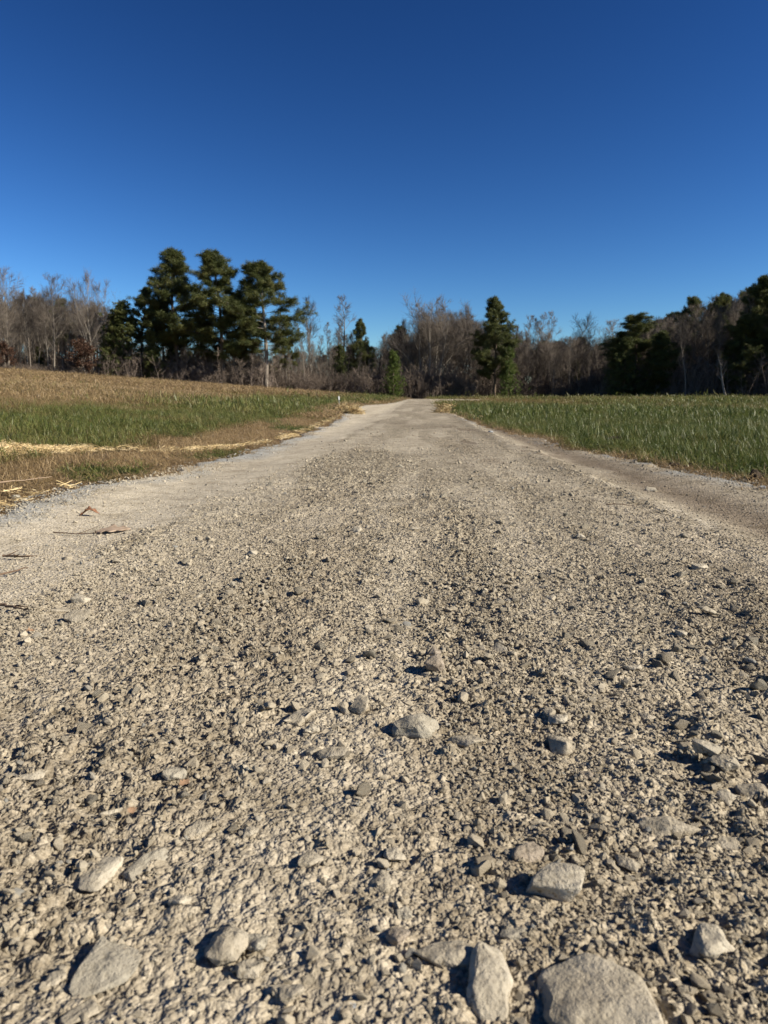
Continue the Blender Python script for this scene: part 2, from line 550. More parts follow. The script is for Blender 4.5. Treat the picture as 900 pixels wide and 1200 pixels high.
# ------------------------------------------------------------------ rocks
def hull_mesh(name, seed, dims, npts=14, mat=None, bev=.0, sub=0, rough=0.0, boxy=.5, lump=0.0):
    r = random.Random(seed)
    bm = bmesh.new()
    for _ in range(npts):
        v = Vector((r.gauss(0, 1), r.gauss(0, 1), r.gauss(0, 1))).normalized()
        k = max(abs(v.x), abs(v.y), abs(v.z))
        v = v * ((1 - boxy) + boxy / k) * r.uniform(.85, 1.05)
        bm.verts.new((v.x * .5, v.y * .5, v.z * .5))
    bmesh.ops.convex_hull(bm, input=bm.verts)
    for v in [v for v in bm.verts if not v.link_faces]: bm.verts.remove(v)
    # stretch to the asked size
    for i in range(3):
        lo = min(v.co[i] for v in bm.verts); hi = max(v.co[i] for v in bm.verts)
        for v in bm.verts: v.co[i] = ((v.co[i] - lo) / (hi - lo) - .5) * dims[i]
    if bev:
        bmesh.ops.dissolve_limit(bm, angle_limit=R(9), verts=bm.verts, edges=bm.edges)
        bmesh.ops.bevel(bm, geom=list(bm.edges), offset=bev * min(dims), segments=2, affect='EDGES', profile=.5, clamp_overlap=True)
        bmesh.ops.remove_doubles(bm, verts=bm.verts, dist=min(dims) * .004)
        # keep only the clean outer skin
        geom = bmesh.ops.convex_hull(bm, input=bm.verts)
        bmesh.ops.delete(bm, geom=[f for f in bm.faces if f not in set(g for g in geom['geom'] if isinstance(g, bmesh.types.BMFace))], context='FACES')
        for v in [v for v in bm.verts if not v.link_faces]: bm.verts.remove(v)
    if sub:
        bmesh.ops.triangulate(bm, faces=bm.faces)
        bmesh.ops.subdivide_edges(bm, edges=bm.edges, cuts=sub, use_grid_fill=True)
        bm.normal_update()
        s = min(dims); off = Vector((seed * 1.37, seed * .71, 0)); big = max(dims)
        mv = {}
        for v in bm.verts:
            n1 = mnoise.noise((v.co / s) * 1.7 + off); n2 = mnoise.noise((v.co / s) * 5.5 + off); n3 = mnoise.noise(v.co / s * 14 + off)
            mv[v] = v.normal * s * (rough * (n1 + .45 * n2 + .22 * n3) + lump * mnoise.noise(v.co / big * 2.6 + off))
        for v, d in mv.items(): v.co += d
    me = bpy.data.meshes.new(name); bm.to_mesh(me); bm.free()
    if mat: me.materials.append(mat)
    for p in me.polygons: p.use_smooth = bool(sub)
    return me


chips = []
for i in range(14):
    rr = random.Random(100 + i)
    d = (1, rr.uniform(.68, .98), rr.uniform(.5, .85))
    chips.append(proto('chip', hull_mesh('chip', 200 + i, d, rr.choice((13, 15, 18)), M_grav, bev=.06, boxy=rr.uniform(.2, .8))))
rocks_p = []
for i in range(10):
    rr = random.Random(300 + i)
    d = (1, rr.uniform(.6, .95), rr.uniform(.4, .75))
    rocks_p.append(proto('rock', hull_mesh('rock', 340 + i, d, 16, M_grav, bev=.10, sub=3, rough=.075, boxy=rr.uniform(.3, .9), lump=.12)))
allp = chips + rocks_p


def in_view(x, y, m=1.25):
    xx = x + y * math.tan(YAW)
    return (np.abs(xx) < (y * .542 + .03) * m) & (y > .27)


GP, GR, GS, GI, GT, GB = [], [], [], [], [], []
# size, surface coverage
for s, cov in ((.0034, .46), (.0050, .36), (.0075, .17), (.011, .080), (.016, .036), (.022, .014)):
    ymax = min(40, s / (.00160 if s < .01 else .00125))
    area = 3.5 * ymax
    n = int(cov / (s * s * .62) * area)
    n = min(n, 1200000)
    if ymax < 3.2:      # sample only the cone for the tiny sizes
        yy = np.sqrt(rng.uniform(.25 ** 2, ymax ** 2, int(cov / (s * s * .62) * ymax * ymax * .70)))
        xx = rng.uniform(-.70, .70, len(yy)) * yy - yy * math.tan(YAW)
    else:
        yy = rng.uniform(.25, ymax, n); xx = rng.uniform(-1.9, 1.9, n)
    k = in_view(xx, yy, 1.2) & (xx > xl(yy) - .08) & (xx < xr(yy) + .08)
    k &= (yy < ymax * rng.uniform(.55, 1.0, len(yy)))
    xx, yy = xx[k], yy[k]
    c = coarse(xx, yy)
    ed = np.minimum(xx - xl(yy), xr(yy) - xx)
    clump = fbm(xx / .12, yy / .12, 131, 3)
    patch = sstep(.36, .60, fbm(xx / .20 + 7, yy / .75, 137, 4))
    if s < .007: dens = (.26 + .60 * c) * (.25 + .75 * patch)
    elif s < .01: dens = .06 + .94 * c * sstep(.3, .6, clump) * (.25 + .75 * patch) + .5 * (ed < .16)
    elif s < .016: dens = .025 + 1.2 * c * sstep(.36, .62, clump) * (.15 + .85 * patch) + .22 * (ed < .22)
    else: dens = .006 + 1.25 * c * sstep(.40, .62, clump) * (.1 + .9 * patch) + .2 * (ed < .16)
    k = rng.uniform(0, 1, len(xx)) < dens
    xx, yy = xx[k], yy[k]
    m = len(xx)
    sz = s * np.exp(rng.normal(0, .28, m))
    z = road_z(xx, yy) + sz * rng.uniform(-.26, .20, m)
    _, pz_, uz_ = zones(xx, yy)
    GP.append(np.stack([xx, yy, z], -1))
    tilt = .6 if s < .01 else .3
    GR.append(np.stack([rng.normal(0, tilt, m), rng.normal(0, tilt, m), rng.uniform(0, 6.28, m)], -1))
    sq = sz[:, None] * np.stack([rng.uniform(.85, 1.3, m), rng.uniform(.8, 1.1, m), rng.uniform(.7, 1.05, m)], -1)
    GS.append(sq)
    GI.append(rng.integers(0, len(chips), m) if s < .012 else rng.integers(len(chips), len(allp), m))
    bz_ = zones(xx, yy)[0]
    GT.append(np.clip(rng.beta(4.2, 3.0, m) + .25 * pz_ - .20 * sstep(-.2, .6, xx) + .05 - .45 * bz_, 0, 1))
    GB.append(np.clip((rng.uniform(0, 1, m) < .03 + .75 * uz_) * rng.uniform(.3, 1, m), 0, 1))
GP = np.concatenate(GP); GR = np.concatenate(GR); GS = np.concatenate(GS); GI = np.concatenate(GI)
GT = np.concatenate(GT); GB = np.concatenate(GB)
print('gravel instances', len(GP))
scatter('loose_gravel', GP, GR, GS, GI, dict(tint=GT, blue=GB), allp,
        'loose crushed tan gravel and grit covering the road', 'gravel')

# named stones: px, py (centre), width px, height/width in plan, thickness/width, plan angle, tilt, material, label
ST = [
 (487, 854, 52, .75, .50, 8, 0, M_grey, 'rounded pale grey stone lying alone in the middle of the road', 'r'),
 (424, 829, 30, .85, .60, 35, 12, M_tan, 'wedge shaped tan stone just left of the rounded pale grey stone', 'a'),
 (651, 1037, 70, .55, .50, -4, 6, M_pale, 'angular pale block with a flat top and shaded left end', 'b'),
 (574, 1152, 80, .44, .42, 78, 10, M_pale, 'long upright pale stone with a black shadow on its left', 'p'),
 (702, 1176, 138, .85, .34, -6, 0, M_tan, 'largest stone, broad and rounded, at the bottom edge', 'p'),
 (524, 1117, 78, .42, .26, -4, 0, M_tan, 'flat tapering stone touching the long upright pale stone', 'f'),
 (119, 1136, 62, .80, .22, 60, 4, M_grey, 'flat teardrop shaped grey stone near the lower left corner', 'f'),
 (265, 1109, 37, .95, .55, 70, 0, M_tan, 'upper of two rounded stones touching at lower left', 'r'),
 (292, 1133, 34, .85, .50, 0, 0, M_tan, 'lower of two rounded stones touching at lower left', 'r'),
 (787, 970, 76, .40, .26, -6, 0, M_tan, 'long flat tan stone lying across the right side of the road', 'f'),
 (828, 1107, 52, .80, .55, 20, 0, M_pale, 'lumpy whitish stone near the lower right corner', 'r'),
 (617, 1002, 40, .70, .50, 10, 5, M_brown, 'dull brown stone just above the angular pale block', 'b'),
 (610, 1094, 44, .55, .20, -20, 0, M_grey, 'flat grey stone between the pale block and the largest stone', 'f'),
 (204, 907, 29, .65, .45, 5, 0, M_grey, 'small grey oval stone below the thin tilted slab', 'r'),
 (182, 876, 42, .32, .16, 30, 14, M_grey, 'thin grey slab tilted up out of the gravel at left', 'f'),
 (511, 779, 22, .75, .95, 80, 0, M_brown, 'upright brown pebble casting a long dark shadow mid road', 'b'),
 (509, 766, 17, .8, .8, 10, 10, M_brown, 'dark pebble perched behind the upright brown pebble', 'b'),
 (497, 706, 15, .7, .6, 0, 0, M_pale, 'small pale block in the centre beyond the upright brown pebble', 'b'),
 (365, 854, 19, .7, .5, 15, 0, M_pale, 'little pale oval pebble left of the wedge shaped stone', 'r'),
 (352, 839, 27, .45, .35, 55, 8, M_tan, 'narrow tan sliver standing above the little pale oval pebble', 'l'),
 (547, 869, 46, .40, .22, -14, 0, M_tan, 'flat triangular stone right of the rounded pale grey stone', 'f'),
 (68, 716, 40, .50, .25, 0, 4, M_tan, 'broad flat tan stone at the edge of the left wheel track', 'f'),
 (96, 703, 21, .8, .5, 10, 0, M_pale, 'pale block behind the broad flat tan stone', 'b'),
 (92, 723, 30, .7, .55, -25, 8, M_tan, 'angular tan stone with a dark shadow under its left end', 'a'),
 (26, 908, 50, .45, .18, -6, 0, M_pale, 'pale flat slab by the left edge of the picture', 'f'),
 (232, 972, 34, .70, .50, 10, 0, M_tan, 'chunky tan stone left of centre above the rounded pair', 'a'),
 (131, 953, 23, .80, .55, 0, 0, M_pale, 'small pale angular stone left of the chunky tan stone', 'a'),
 (291, 975, 24, .75, .5, 20, 0, M_tan, 'triangular pebble right of the chunky tan stone', 'a'),
 (114, 1024, 42, .60, .35, 75, 0, M_pale, 'pale yellowish stone pointing up the road at lower left', 'l'),
 (172, 1012, 40, .42, .25, 60, 6, M_grey, 'narrow grey stone right of the pale yellowish stone', 'l'),
 (211, 1056, 26, .75, .5, 10, 0, M_pale, 'small bright pebble above the rounded pair', 'r'),
 (463, 1002, 27, .80, .35, 0, 0, M_pale, 'pale round pebble in the lower middle of the road', 'r'),
 (446, 1035, 30, .60, .4, 75, 0, M_tan, 'tan stone set on end below the pale round pebble', 'l'),
 (473, 1071, 20, .90, .6, 0, 0, M_grey, 'small grey pebble above the dark sided stone', 'r'),
 (467, 1098, 26, .80, .7, 40, 0, M_brown, 'dark sided stone left of the flat tapering stone', 'b'),
 (361, 1011, 22, .9, .6, 60, 0, M_tan, 'tan pebble left of the pale round pebble', 'a'),
 (703, 959, 22, .60, .55, -30, 8, M_tan, 'oblong tan stone left of the long flat tan stone', 'b'),
 (749, 957, 16, .9, .8, 0, 0, M_brown, 'round dark pebble just behind the long flat tan stone', 'r'),
 (828, 876, 30, .65, .5, -40, 8, M_pale, 'tilted pale stone among the coarse rubble at right', 'b'),
 (847, 892, 30, .75, .45, 0, 0, M_tan, 'rounded tan stone touching the tilted pale stone', 'r'),
 (854, 936, 22, .8, .6, 80, 0, M_pale, 'pale pebble below the rounded tan stone in the right rubble', 'a'),
 (883, 929, 34, .70, .5, 0, 0, M_tan, 'blocky tan stone against the right edge of the picture', 'b'),
 (757, 842, 22, .7, .5, 0, 0, M_pale, 'small pale stone above the coarse rubble at right', 'b'),
 (657, 874, 32, .75, .6, -25, 10, M_tan, 'angular stone with a dark left face right of centre', 'a'),
 (654, 843, 24, .55, .4, 0, 0, M_pale, 'flat pale chip above the angular stone with a dark left face', 'f'),
 (741, 783, 22, .5, .4, -8, 0, M_pale, 'narrow pale chip in the gravel at right', 'f'),
 (798, 742, 14, .8, .7, -40, 10, M_pale, 'pale cube shaped pebble on the far right gravel', 'b'),
 (830, 715, 20, .7, .5, 0, 0, M_tan, 'tan pebble at right below the isolated pale oval stone', 'a'),
 (820, 665, 20, .7, .4, 0, 0, M_pale, 'isolated pale oval stone near the right wheel track', 'r'),
 (582, 760, 24, .6, .45, -12, 6, M_pale, 'pale wedge pebble right of the upright brown pebble', 'a'),
 (418, 622, 13, .85, .8, 0, 0, M_pale, 'bright cube shaped pebble standing out far up the road', 'b'),
 (486, 620, 15, .5, .35, 0, 0, M_pale, 'pale flat chip far up the middle of the road', 'f'),
 (762, 574, 15, .6, .45, -8, 10, M_pale, 'white angular flake on the dark right wheel track', 'a'),
 (405, 1184, 40, .6, .3, -10, 0, M_blue, 'bluish grey stone at the bottom edge left of centre', 'f'),
 (388, 883, 36, .45, .3, -8, 0, M_tan, 'long low stone below the little pale oval pebble', 'f'),
 (365, 880, 22, .6, .45, -20, 0, M_tan, 'squat stone touching the long low stone', 'a'),
 (688, 912, 16, .8, .8, 0, 0, M_brown, 'dark round pebble between the rubble and the flat triangular stone', 'r'),
 (845, 988, 40, .55, .3, -30, 6, M_tan, 'slanting tan stone right of the long flat tan stone', 'f'),
 (735, 1010, 30, .6, .35, -20, 0, M_tan, 'tan stone below the long flat tan stone', 'a'),
 (300, 1104, 26, .8, .5, 0, 0, M_grey, 'grey pebble against the rounded pair', 'r'),
 (60, 1150, 30, .6, .4, 40, 0, M_tan, 'tan pebble left of the flat teardrop shaped grey stone', 'a'),
 (95, 1190, 44, .5, .3, 40, 0, M_tan, 'slanting tan stone below the flat teardrop shaped grey stone', 'f'),
 (340, 1162, 26, .7, .5, 60, 0, M_tan, 'tan pebble at the bottom left of the bluish grey stone', 'a'),
 (630, 968, 30, .8, .3, 0, 0, M_grey, 'grey stone behind the dull brown stone', 'f'),
 (212, 935, 10, .8, .4, 0, 0, M_brown, 'tiny rust coloured pebble below the small grey oval stone', 'r'),
 (285, 683, 18, .6, .3, 0, 0, M_pale, 'pale chip on the edge of the loose crown at left', 'f'),
 (230, 700, 14, .7, .5, 0, 0, M_tan, 'small tan chip left of the pale chip on the loose crown', 'a'),
 (295, 648, 13, .7, .6, 0, 0, M_pale, 'small pale chip far up the left side of the crown', 'b'),
 (680, 628, 12, .7, .5, 0, 0, M_pale, 'tiny pale chip right of centre far up the road', 'b'),
 (152, 700, 12, .8, .6, 0, 0, M_brown, 'dark pebble in the left wheel track', 'r'),
 (745, 640, 14, .5, .4, -15, 5, M_brown, 'dark sliver casting a shadow at right up the road', 'l'),
]
for i, (px, py, w, asp, th, ang, tilt, mat, label, kind) in enumerate(ST):
    p = at(px, py)
    dep = CAMF.dot(p - Vector((0, 0, EYE)))
    W = w * dep / F_PX
    T = max(W * th, .003)
    # undo the foreshortening of the ground plane when the stone is drawn flat
    inc = max(.3, (EYE) / max(.01, (p - Vector((0, 0, EYE))).length))
    long_ = W
    if ang > 45: long_ = W / max(inc, .75)
    dims = (long_, min(long_ * asp * (1.0 if kind in 'rb' else 1.15), long_ * 1.1), T)
    bev, sub, rough, boxy, lump, npt = {'r': (.16, 4, .075, .3, .12, 20), 'p': (.14, 5, .05, .30, .12, 40), 'a': (.07, 3, .035, .5, .06, 11), 'b': (.07, 3, .035, .95, .05, 13),
                                        'l': (.10, 3, .05, .75, .10, 14), 'f': (.10, 3, .05, .5, .05, 13)}[kind]
    me = hull_mesh('stone', 500 + i * 3, dims, npt, mat, bev, sub, rough, boxy, lump)
    o = link('stone', me)
    z = float(road_z(p.x, p.y)) if True else p.z
    # re-aim so the middle of the visible stone sits on the pixel
    d = ray(px, py); zc = z + T * {'f': .02, 'p': .08}.get(kind, .18)
    tt = (EYE - zc) / -d.z
    o.location = (d.x * tt, d.y * tt, zc)
    o.rotation_euler = (R(tilt * .6), R(-tilt), R(ang) + YAW)
    tag(o, label, 'stone', 'single stones lying on the road')

# more middling stones, too alike to tell apart
M_list = [M_tan, M_tan, M_grey, M_pale, M_tan, M_tan]
mid = []
for k in range(12):
    rr = random.Random(900 + k)
    mid.append(hull_mesh('pebble', 940 + k, (1, rr.uniform(.5, .9), rr.uniform(.35, .65)), 14, M_list[k % 6], .10, 2, .05, rr.uniform(.2, .8), .06))
for grp, lab, x0, x1, y0, y1, n in (
        ('coarse rubble on the right of the road', 'angular pebble among the coarse shadowed rubble at the right of the road', .12, .85, .55, 1.6, 80),
        ('pebbles on the left of the crown', 'tan pebble half sunk in the sunlit gravel left of the road centre', -.75, .0, .5, 1.9, 70),
        ('pebbles far up the crown', 'small pebble sitting proud of the gravel crown further up the road', -.7, .8, 1.9, 4.2, 60)):
    c = 0
    while c < n:
        y = random.uniform(y0, y1); x = random.uniform(x0, x1)
        if not in_view(np.array(x), np.array(y), .98): continue
        s = random.choice((.011, .014, .017, .021, .026)) * random.uniform(.85, 1.15) * (1.25 if y > 1.9 else 1)
        o = link('pebble', random.choice(mid))
        o.location = (x, y, float(road_z(x, y)) + s * .12)
        o.scale = (s, s * random.uniform(.8, 1.1), s)
        o.rotation_euler = (random.gauss(0, .35), random.gauss(0, .35), random.uniform(0, 6.28))
        tag(o, lab, 'pebble', grp)
        c += 1


# ------------------------------------------------------------------ geometry accumulators
class Geo:
    def __init__(s):
        s.V = []; s.Q = []; s.T = []; s.n = 0

    def tube(s, pts, rad, sides):
        pts = np.asarray(pts, float); rad = np.asarray(rad, float)
        k = len(pts)
        tg = np.empty_like(pts); tg[1:-1] = pts[2:] - pts[:-2]; tg[0] = pts[1] - pts[0]; tg[-1] = pts[-1] - pts[-2]
        tg /= np.linalg.norm(tg, axis=1)[:, None] + 1e-9
        ref = np.array((1., 0, 0)) if abs(tg[0, 0]) < .7 else np.array((0, 1., 0))
        u = np.cross(tg, ref); u /= np.linalg.norm(u, axis=1)[:, None] + 1e-9
        v = np.cross(tg, u)
        a = np.arange(sides) * (2 * math.pi / sides)
        ring = pts[:, None, :] + rad[:, None, None] * (np.cos(a)[None, :, None] * u[:, None, :] + np.sin(a)[None, :, None] * v[:, None, :])
        s.V.append(ring.reshape(-1, 3))
        i = np.arange(k - 1)[:, None] * sides; j = np.arange(sides)[None, :]; j2 = (j + 1) % sides
        s.Q.append((np.stack([i + j, i + j2, i + sides + j2, i + sides + j], -1).reshape(-1, 4) + s.n))
        s.n += k * sides

    def raw(s, V, Q=None, T=None):
        s.V.append(V)
        if Q is not None: s.Q.append(Q + s.n)
        if T is not None: s.T.append(T + s.n)
        s.n += len(V)

    def mesh(s, name, mat, smooth=False):
        return mesh_np(name, np.concatenate(s.V), np.concatenate(s.Q) if s.Q else None, np.concatenate(s.T) if s.T else None, mat, smooth)


def unit(v): return v / (np.linalg.norm(v) + 1e-9)


def path(r, p, d, L, k, wob, up):
    pts = [np.array(p, float)]; d = unit(np.array(d, float))
    for i in range(k):
        d = unit(d + r.normal(0, wob, 3) + np.array((0, 0, up)))
        pts.append(pts[-1] + d * L / k)
    return np.array(pts)


def side_dir(r, d, ang):
    a = r.normal(0, 1, 3); a = a - d * np.dot(a, d); a = unit(a)
    return unit(d * math.cos(ang) + a * math.sin(ang))


def bare_tree(seed, Ht=16, stems=1, clear=.35, spread=1.0, limbs=20, tw=1.0, lean=(0, 0), r0=None, minr=.0085):
    """trunk+limbs mesh, twig crown mesh; height Ht"""
    r = np.random.default_rng(seed)
    A = Geo(); B = Geo()
    for st in range(stems):
        ht = Ht * r.uniform(.82, 1.0) if stems > 1 else Ht * .93
        rad0 = (r0 or Ht * .011) * (1 if stems == 1 else .8)
        d0 = np.array((r.normal(0, .02) + lean[0], r.normal(0, .02) + lean[1], 1.0))
        base = np.zeros(3)
        if stems > 1:
            a = st / stems * 6.28 + r.uniform(0, 1); sp_ = .30 * spread
            d0 = np.array((math.cos(a) * sp_, math.sin(a) * sp_, 1.0)); base = np.array((math.cos(a), math.sin(a), 0)) * .35
        tr = path(r, base - np.array((0, 0, .4)), d0, ht, 14, .035, .06 if stems > 1 else .02)
        tt = np.linspace(0, 1, 15)
        rr = rad0 * (1 - tt) ** 1.05 + .012; rr[0] *= 1.35
        A.tube(tr, rr, 7)
        nl = int(limbs / (1 if stems == 1 else stems * .55))
        for i in range(nl):
            f = clear + (1 - clear) * ((i + r.uniform(0, 1)) / nl) ** .9
            f = min(f, .985)
            q = f * 14; a = int(q); p = tr[a] + (tr[min(a + 1, 14)] - tr[a]) * (q - a)
            ang = R(r.uniform(34, 72)) * (1.1 - .45 * f)
            rel = (f - clear) / (1 - clear)
            L1 = Ht * spread * (.30 * (1 - rel) ** .45 + .06) * r.uniform(.65, 1.15)
            l1 = path(r, p, side_dir(r, np.array((0, 0, 1.)), ang), L1, 6, .12, .10)
            ra = max(.018, rad0 * .42 * (1 - f) ** .6)
            A.tube(l1, np.linspace(ra, .012, 7), 4)
            for j in range(int(10 * tw)):
                g = r.uniform(.2, 1); qq = g * 6; b = min(int(qq), 5); p2 = l1[b] + (l1[b + 1] - l1[b]) * (qq - b)
                d2 = side_dir(r, unit(l1[b + 1] - l1[b]), R(r.uniform(25, 55)))
                L2 = L1 * r.uniform(.28, .5) * (1.1 - .4 * g)
                l2 = path(r, p2, d2, L2, 3, .15, .10)
                B.tube(l2, np.linspace(.018, minr, 4), 3)
                for k in range(int(9 * tw)):
                    h = r.uniform(.15, 1) * 3; c = min(int(h), 2); p3 = l2[c] + (l2[c + 1] - l2[c]) * (h - c)
                    d3 = side_dir(r, unit(l2[c + 1] - l2[c]), R(r.uniform(20, 50)))
                    l3 = path(r, p3, d3, L2 * r.uniform(.35, .8) + .2, 2, .2, .12)
                    B.tube(l3, (minr * 1.05, minr * .85, minr * .5), 3)
    return A, B


def needles(C, n, ln, w, r, up=.25, flat=1.0):
    """n narrow triangles radiating from each centre"""
    m = len(C)
    d = r.normal(0, 1, (m, n, 3)); d[..., 2] = d[..., 2] * flat + up
    d /= np.linalg.norm(d, axis=2)[..., None]
    s = np.cross(d, r.normal(0, 1, (m, n, 3))); s /= np.linalg.norm(s, axis=2)[..., None] + 1e-9
    L = ln * r.uniform(.5, 1.1, (m, n, 1))
    c = C[:, None, :] + r.normal(0, ln * .22, (m, n, 3))
    V = np.stack([c + s * w, c - s * w, c + d * L], 2).reshape(-1, 3)
    T = np.arange(m * n * 3).reshape(-1, 3)
    return V, T


def pine_tree(seed, Ht=18, clear=.42, width=.17, limbs=46, dens=1.0, top=.8, gaps=.12):
    r = np.random.default_rng(seed)
    A = Geo(); B = Geo()
    tr = path(r, (0, 0, -.4), (r.normal(0, .02), r.normal(0, .02), 1), Ht * .97, 16, .02, .02)
    tt = np.linspace(0, 1, 17)
    A.tube(tr, Ht * .0125 * (1 - tt) ** .75 + .02, 8)
    C = []
    # a few sparse dead limbs below the crown
    for i in range(9):
        f = r.uniform(clear * .5, clear); a = int(f * 16)
        l = path(r, tr[a], side_dir(r, np.array((0, 0, 1.)), R(r.uniform(70, 100))), Ht * .06 * r.uniform(.5, 1.5), 3, .12, 0)
        A.tube(l, (.03, .02, .014, .008), 4)
    lob = r.uniform(0, 6.28, 3)
    for i in range(limbs):
        rel = ((i + r.uniform(0, 1)) / limbs)
        if r.uniform() < gaps and rel < .75: continue
        f = clear + (1 - clear) * rel
        q = min(f * 16, 15.9); a = int(q); p = tr[a] + (tr[a + 1] - tr[a]) * (q - a)
        prof = (.62 + .38 * math.sin(math.pi * min(1, rel * 1.5))) * max(0.0, 1 - rel ** 5) ** .5
        prof = max(prof, .24)
        az = i * 2.4 + r.uniform(-.6, .6)
        L1 = Ht * width * prof * r.uniform(.65, 1.15) * (1 + .18 * math.sin(az * 2 + lob[0]))
        pit = R(-8 + 55 * rel ** 1.5 + r.uniform(-8, 8))
        d = np.array((math.cos(az) * math.cos(pit), math.sin(az) * math.cos(pit), math.sin(pit)))
        l1 = path(r, p, d, L1, 5, .09, .07)
        A.tube(l1, np.linspace(max(.02, Ht * .0028 * (1 - rel * .6)), .012, 6), 4)
        ns = max(5, int(12 * dens * L1 / (Ht * width)))
        for j in range(ns):
            g = (.28 + .72 * (j + r.uniform(0, 1)) / ns); qq = min(g * 5, 4.99); b = int(qq)
            p2 = l1[b] + (l1[b + 1] - l1[b]) * (qq - b)
            dd = side_dir(r, unit(l1[b + 1] - l1[b]), R(r.uniform(25, 70))); dd[2] = dd[2] * .5 + .18
            L2 = L1 * r.uniform(.18, .36) + .15
            p3 = p2 + unit(dd) * L2
            A.tube(np.array([p2, p3]), (.012, .007), 3)
            for h in (.45, .75, 1.0):
                C.append(p2 + (p3 - p2) * h + r.normal(0, .07, 3))
        C.append(l1[-1])
    C = np.array(C)
    V, T = needles(C, 46, .50 * Ht / 18, .020 * Ht / 18, r)
    B.raw(V, None, T)
    return A, B


def cedar_tree(seed, Ht=8, width=.28, dens=1.0):
    r = np.random.default_rng(seed)
    A = Geo(); B = Geo()
    tr = path(r, (0, 0, -.3), (0, 0, 1), Ht * .97, 8, .02, .02)
    A.tube(tr, np.linspace(Ht * .014, .02, 9), 6)
    C = []
    n = int(64 * dens)
    for i in range(n):
        f = .08 + .9 * (i + r.uniform(0, 1)) / n
        q = min(f * 8, 7.99); a = int(q); p = tr[a] + (tr[a + 1] - tr[a]) * (q - a)
        az = i * 2.4 + r.uniform(-.5, .5)
        L1 = Ht * width * (1 - f) ** .75 * r.uniform(.55, 1.15) + .15
        pit = R(r.uniform(0, 35))
        l1 = path(r, p, (math.cos(az) * math.cos(pit), math.sin(az) * math.cos(pit), math.sin(pit)), L1, 4, .1, .08)
        A.tube(l1, np.linspace(.03, .01, 5), 3)
        for j in range(9):
            g = r.uniform(.25, 1) * 4; b = min(int(g), 3)
            C.append(l1[b] + (l1[b + 1] - l1[b]) * (g - b) + r.normal(0, .12 + L1 * .10, 3))
    V, T = needles(np.array(C), 30, .27, .024, r, .35)
    B.raw(V, None, T)
    return A, B


def thicket(seed, Ht=3.5, w=2.2, n=26, tall=.5):
    r = np.random.default_rng(seed)
    A = Geo()
    for i in range(n):
        p = np.array((r.normal(0, w * .5), r.normal(0, w * .5), -.2))
        L = Ht * r.uniform(tall, 1.05)
        l0 = path(r, p, (r.normal(0, .22), r.normal(0, .22), 1), L, 5, .09, .05)
        A.tube(l0, np.linspace(.028, .010, 6), 4)
        for j in range(9):
            g = r.uniform(.15, 1) * 5; b = min(int(g), 4); p2 = l0[b] + (l0[b + 1] - l0[b]) * (g - b)
            d2 = side_dir(r, np.array((0, 0, 1.)), R(r.uniform(20, 75)))
            l2 = path(r, p2, d2, L * r.uniform(.15, .35), 3, .2, .1)
            A.tube(l2, (.013, .011, .010, .006), 3)
            for k in range(4):
                c = r.integers(0, 3); d3 = side_dir(r, unit(l2[c + 1] - l2[c]), R(r.uniform(20, 60)))
                A.tube(path(r, l2[c], d3, L * r.uniform(.08, .18), 2, .2, .1), (.010, .009, .005), 3)
    return A


def leafy_shrub(seed, Ht=4.0, w=.45):
    r = np.random.default_rng(seed)
    A, B = bare_tree(seed, Ht, 1, .12, 1.3, 18, .6, r0=.05)
    V0 = np.concatenate(B.V)
    C = V0[r.integers(0, len(V0), 1400)] + r.normal(0, .05, (1400, 3))
    V, T = needles(C, 5, .13, .05, r, -.1)
    L = Geo(); L.raw(V, None, T)
    return A, B, L


# ------------------------------------------------------------------ tree prototypes (mesh data shared by copies)
def pair(AB, bm_, cm, nm):
    return AB[0].mesh(nm + '_trunk', bm_, True), AB[1].mesh(nm + '_crown', cm)


BARE = [pair(bare_tree(1000 + i, 16, 1, c, s, l), M_bark, M_twig, 'bare') for i, (c, s, l) in
        enumerate(((.30, .95, 24), (.42, .80, 22), (.25, 1.05, 26), (.50, .70, 20), (.36, .90, 22), (.33, 1.1, 24)))]
POPLAR = [pair(bare_tree(1100 + i, 18, 1, .35, .42, 26, .8), M_bark, M_twig, 'poplar') for i in range(3)]
GROVE = [pair(bare_tree(1200 + i, 15, n, .25, 1.15, 26, 1.0), M_barkpale, M_twig, 'grove') for i, n in enumerate((5, 3))]
PINE = [pair(pine_tree(1300 + i, 18, c, w, l, d, gaps=g), M_barkpine, M_pine, 'pine') for i, (c, w, l, d, g) in
        enumerate(((.30, .20, 78, 1.2, .08), (.24, .19, 84, 1.2, .06), (.33, .21, 74, 1.2, .10), (.45, .17, 50, 1.0, .18), (.12, .22, 84, 1.1, .10)))]
PINEPALE = PINE[2][0].copy(); PINEPALE.materials[0] = M_bark
CEDAR = [pair(cedar_tree(1400 + i, 8, w), M_barkpine, M_cedar, 'cedar') for i, w in enumerate((.24, .30, .20))]
THICK = [thicket(1500 + i, 3.6, 2.4, 26, .4).mesh('thicket', M_twigred) for i in range(4)]
ls = leafy_shrub(1600)
RUS = (ls[0].mesh('russet_trunk', M_bark), ls[2].mesh('russet_crown', M_russet))
LEAN = pair(bare_tree(1700, 9, 1, .38, .55, 12, .7, lean=(-.30, 0), r0=.24), M_barkpale, M_twig, 'lean')
HT = dict(bare=16, poplar=18, grove=15, pine=18, cedar=8, russet=4, lean=8.4)


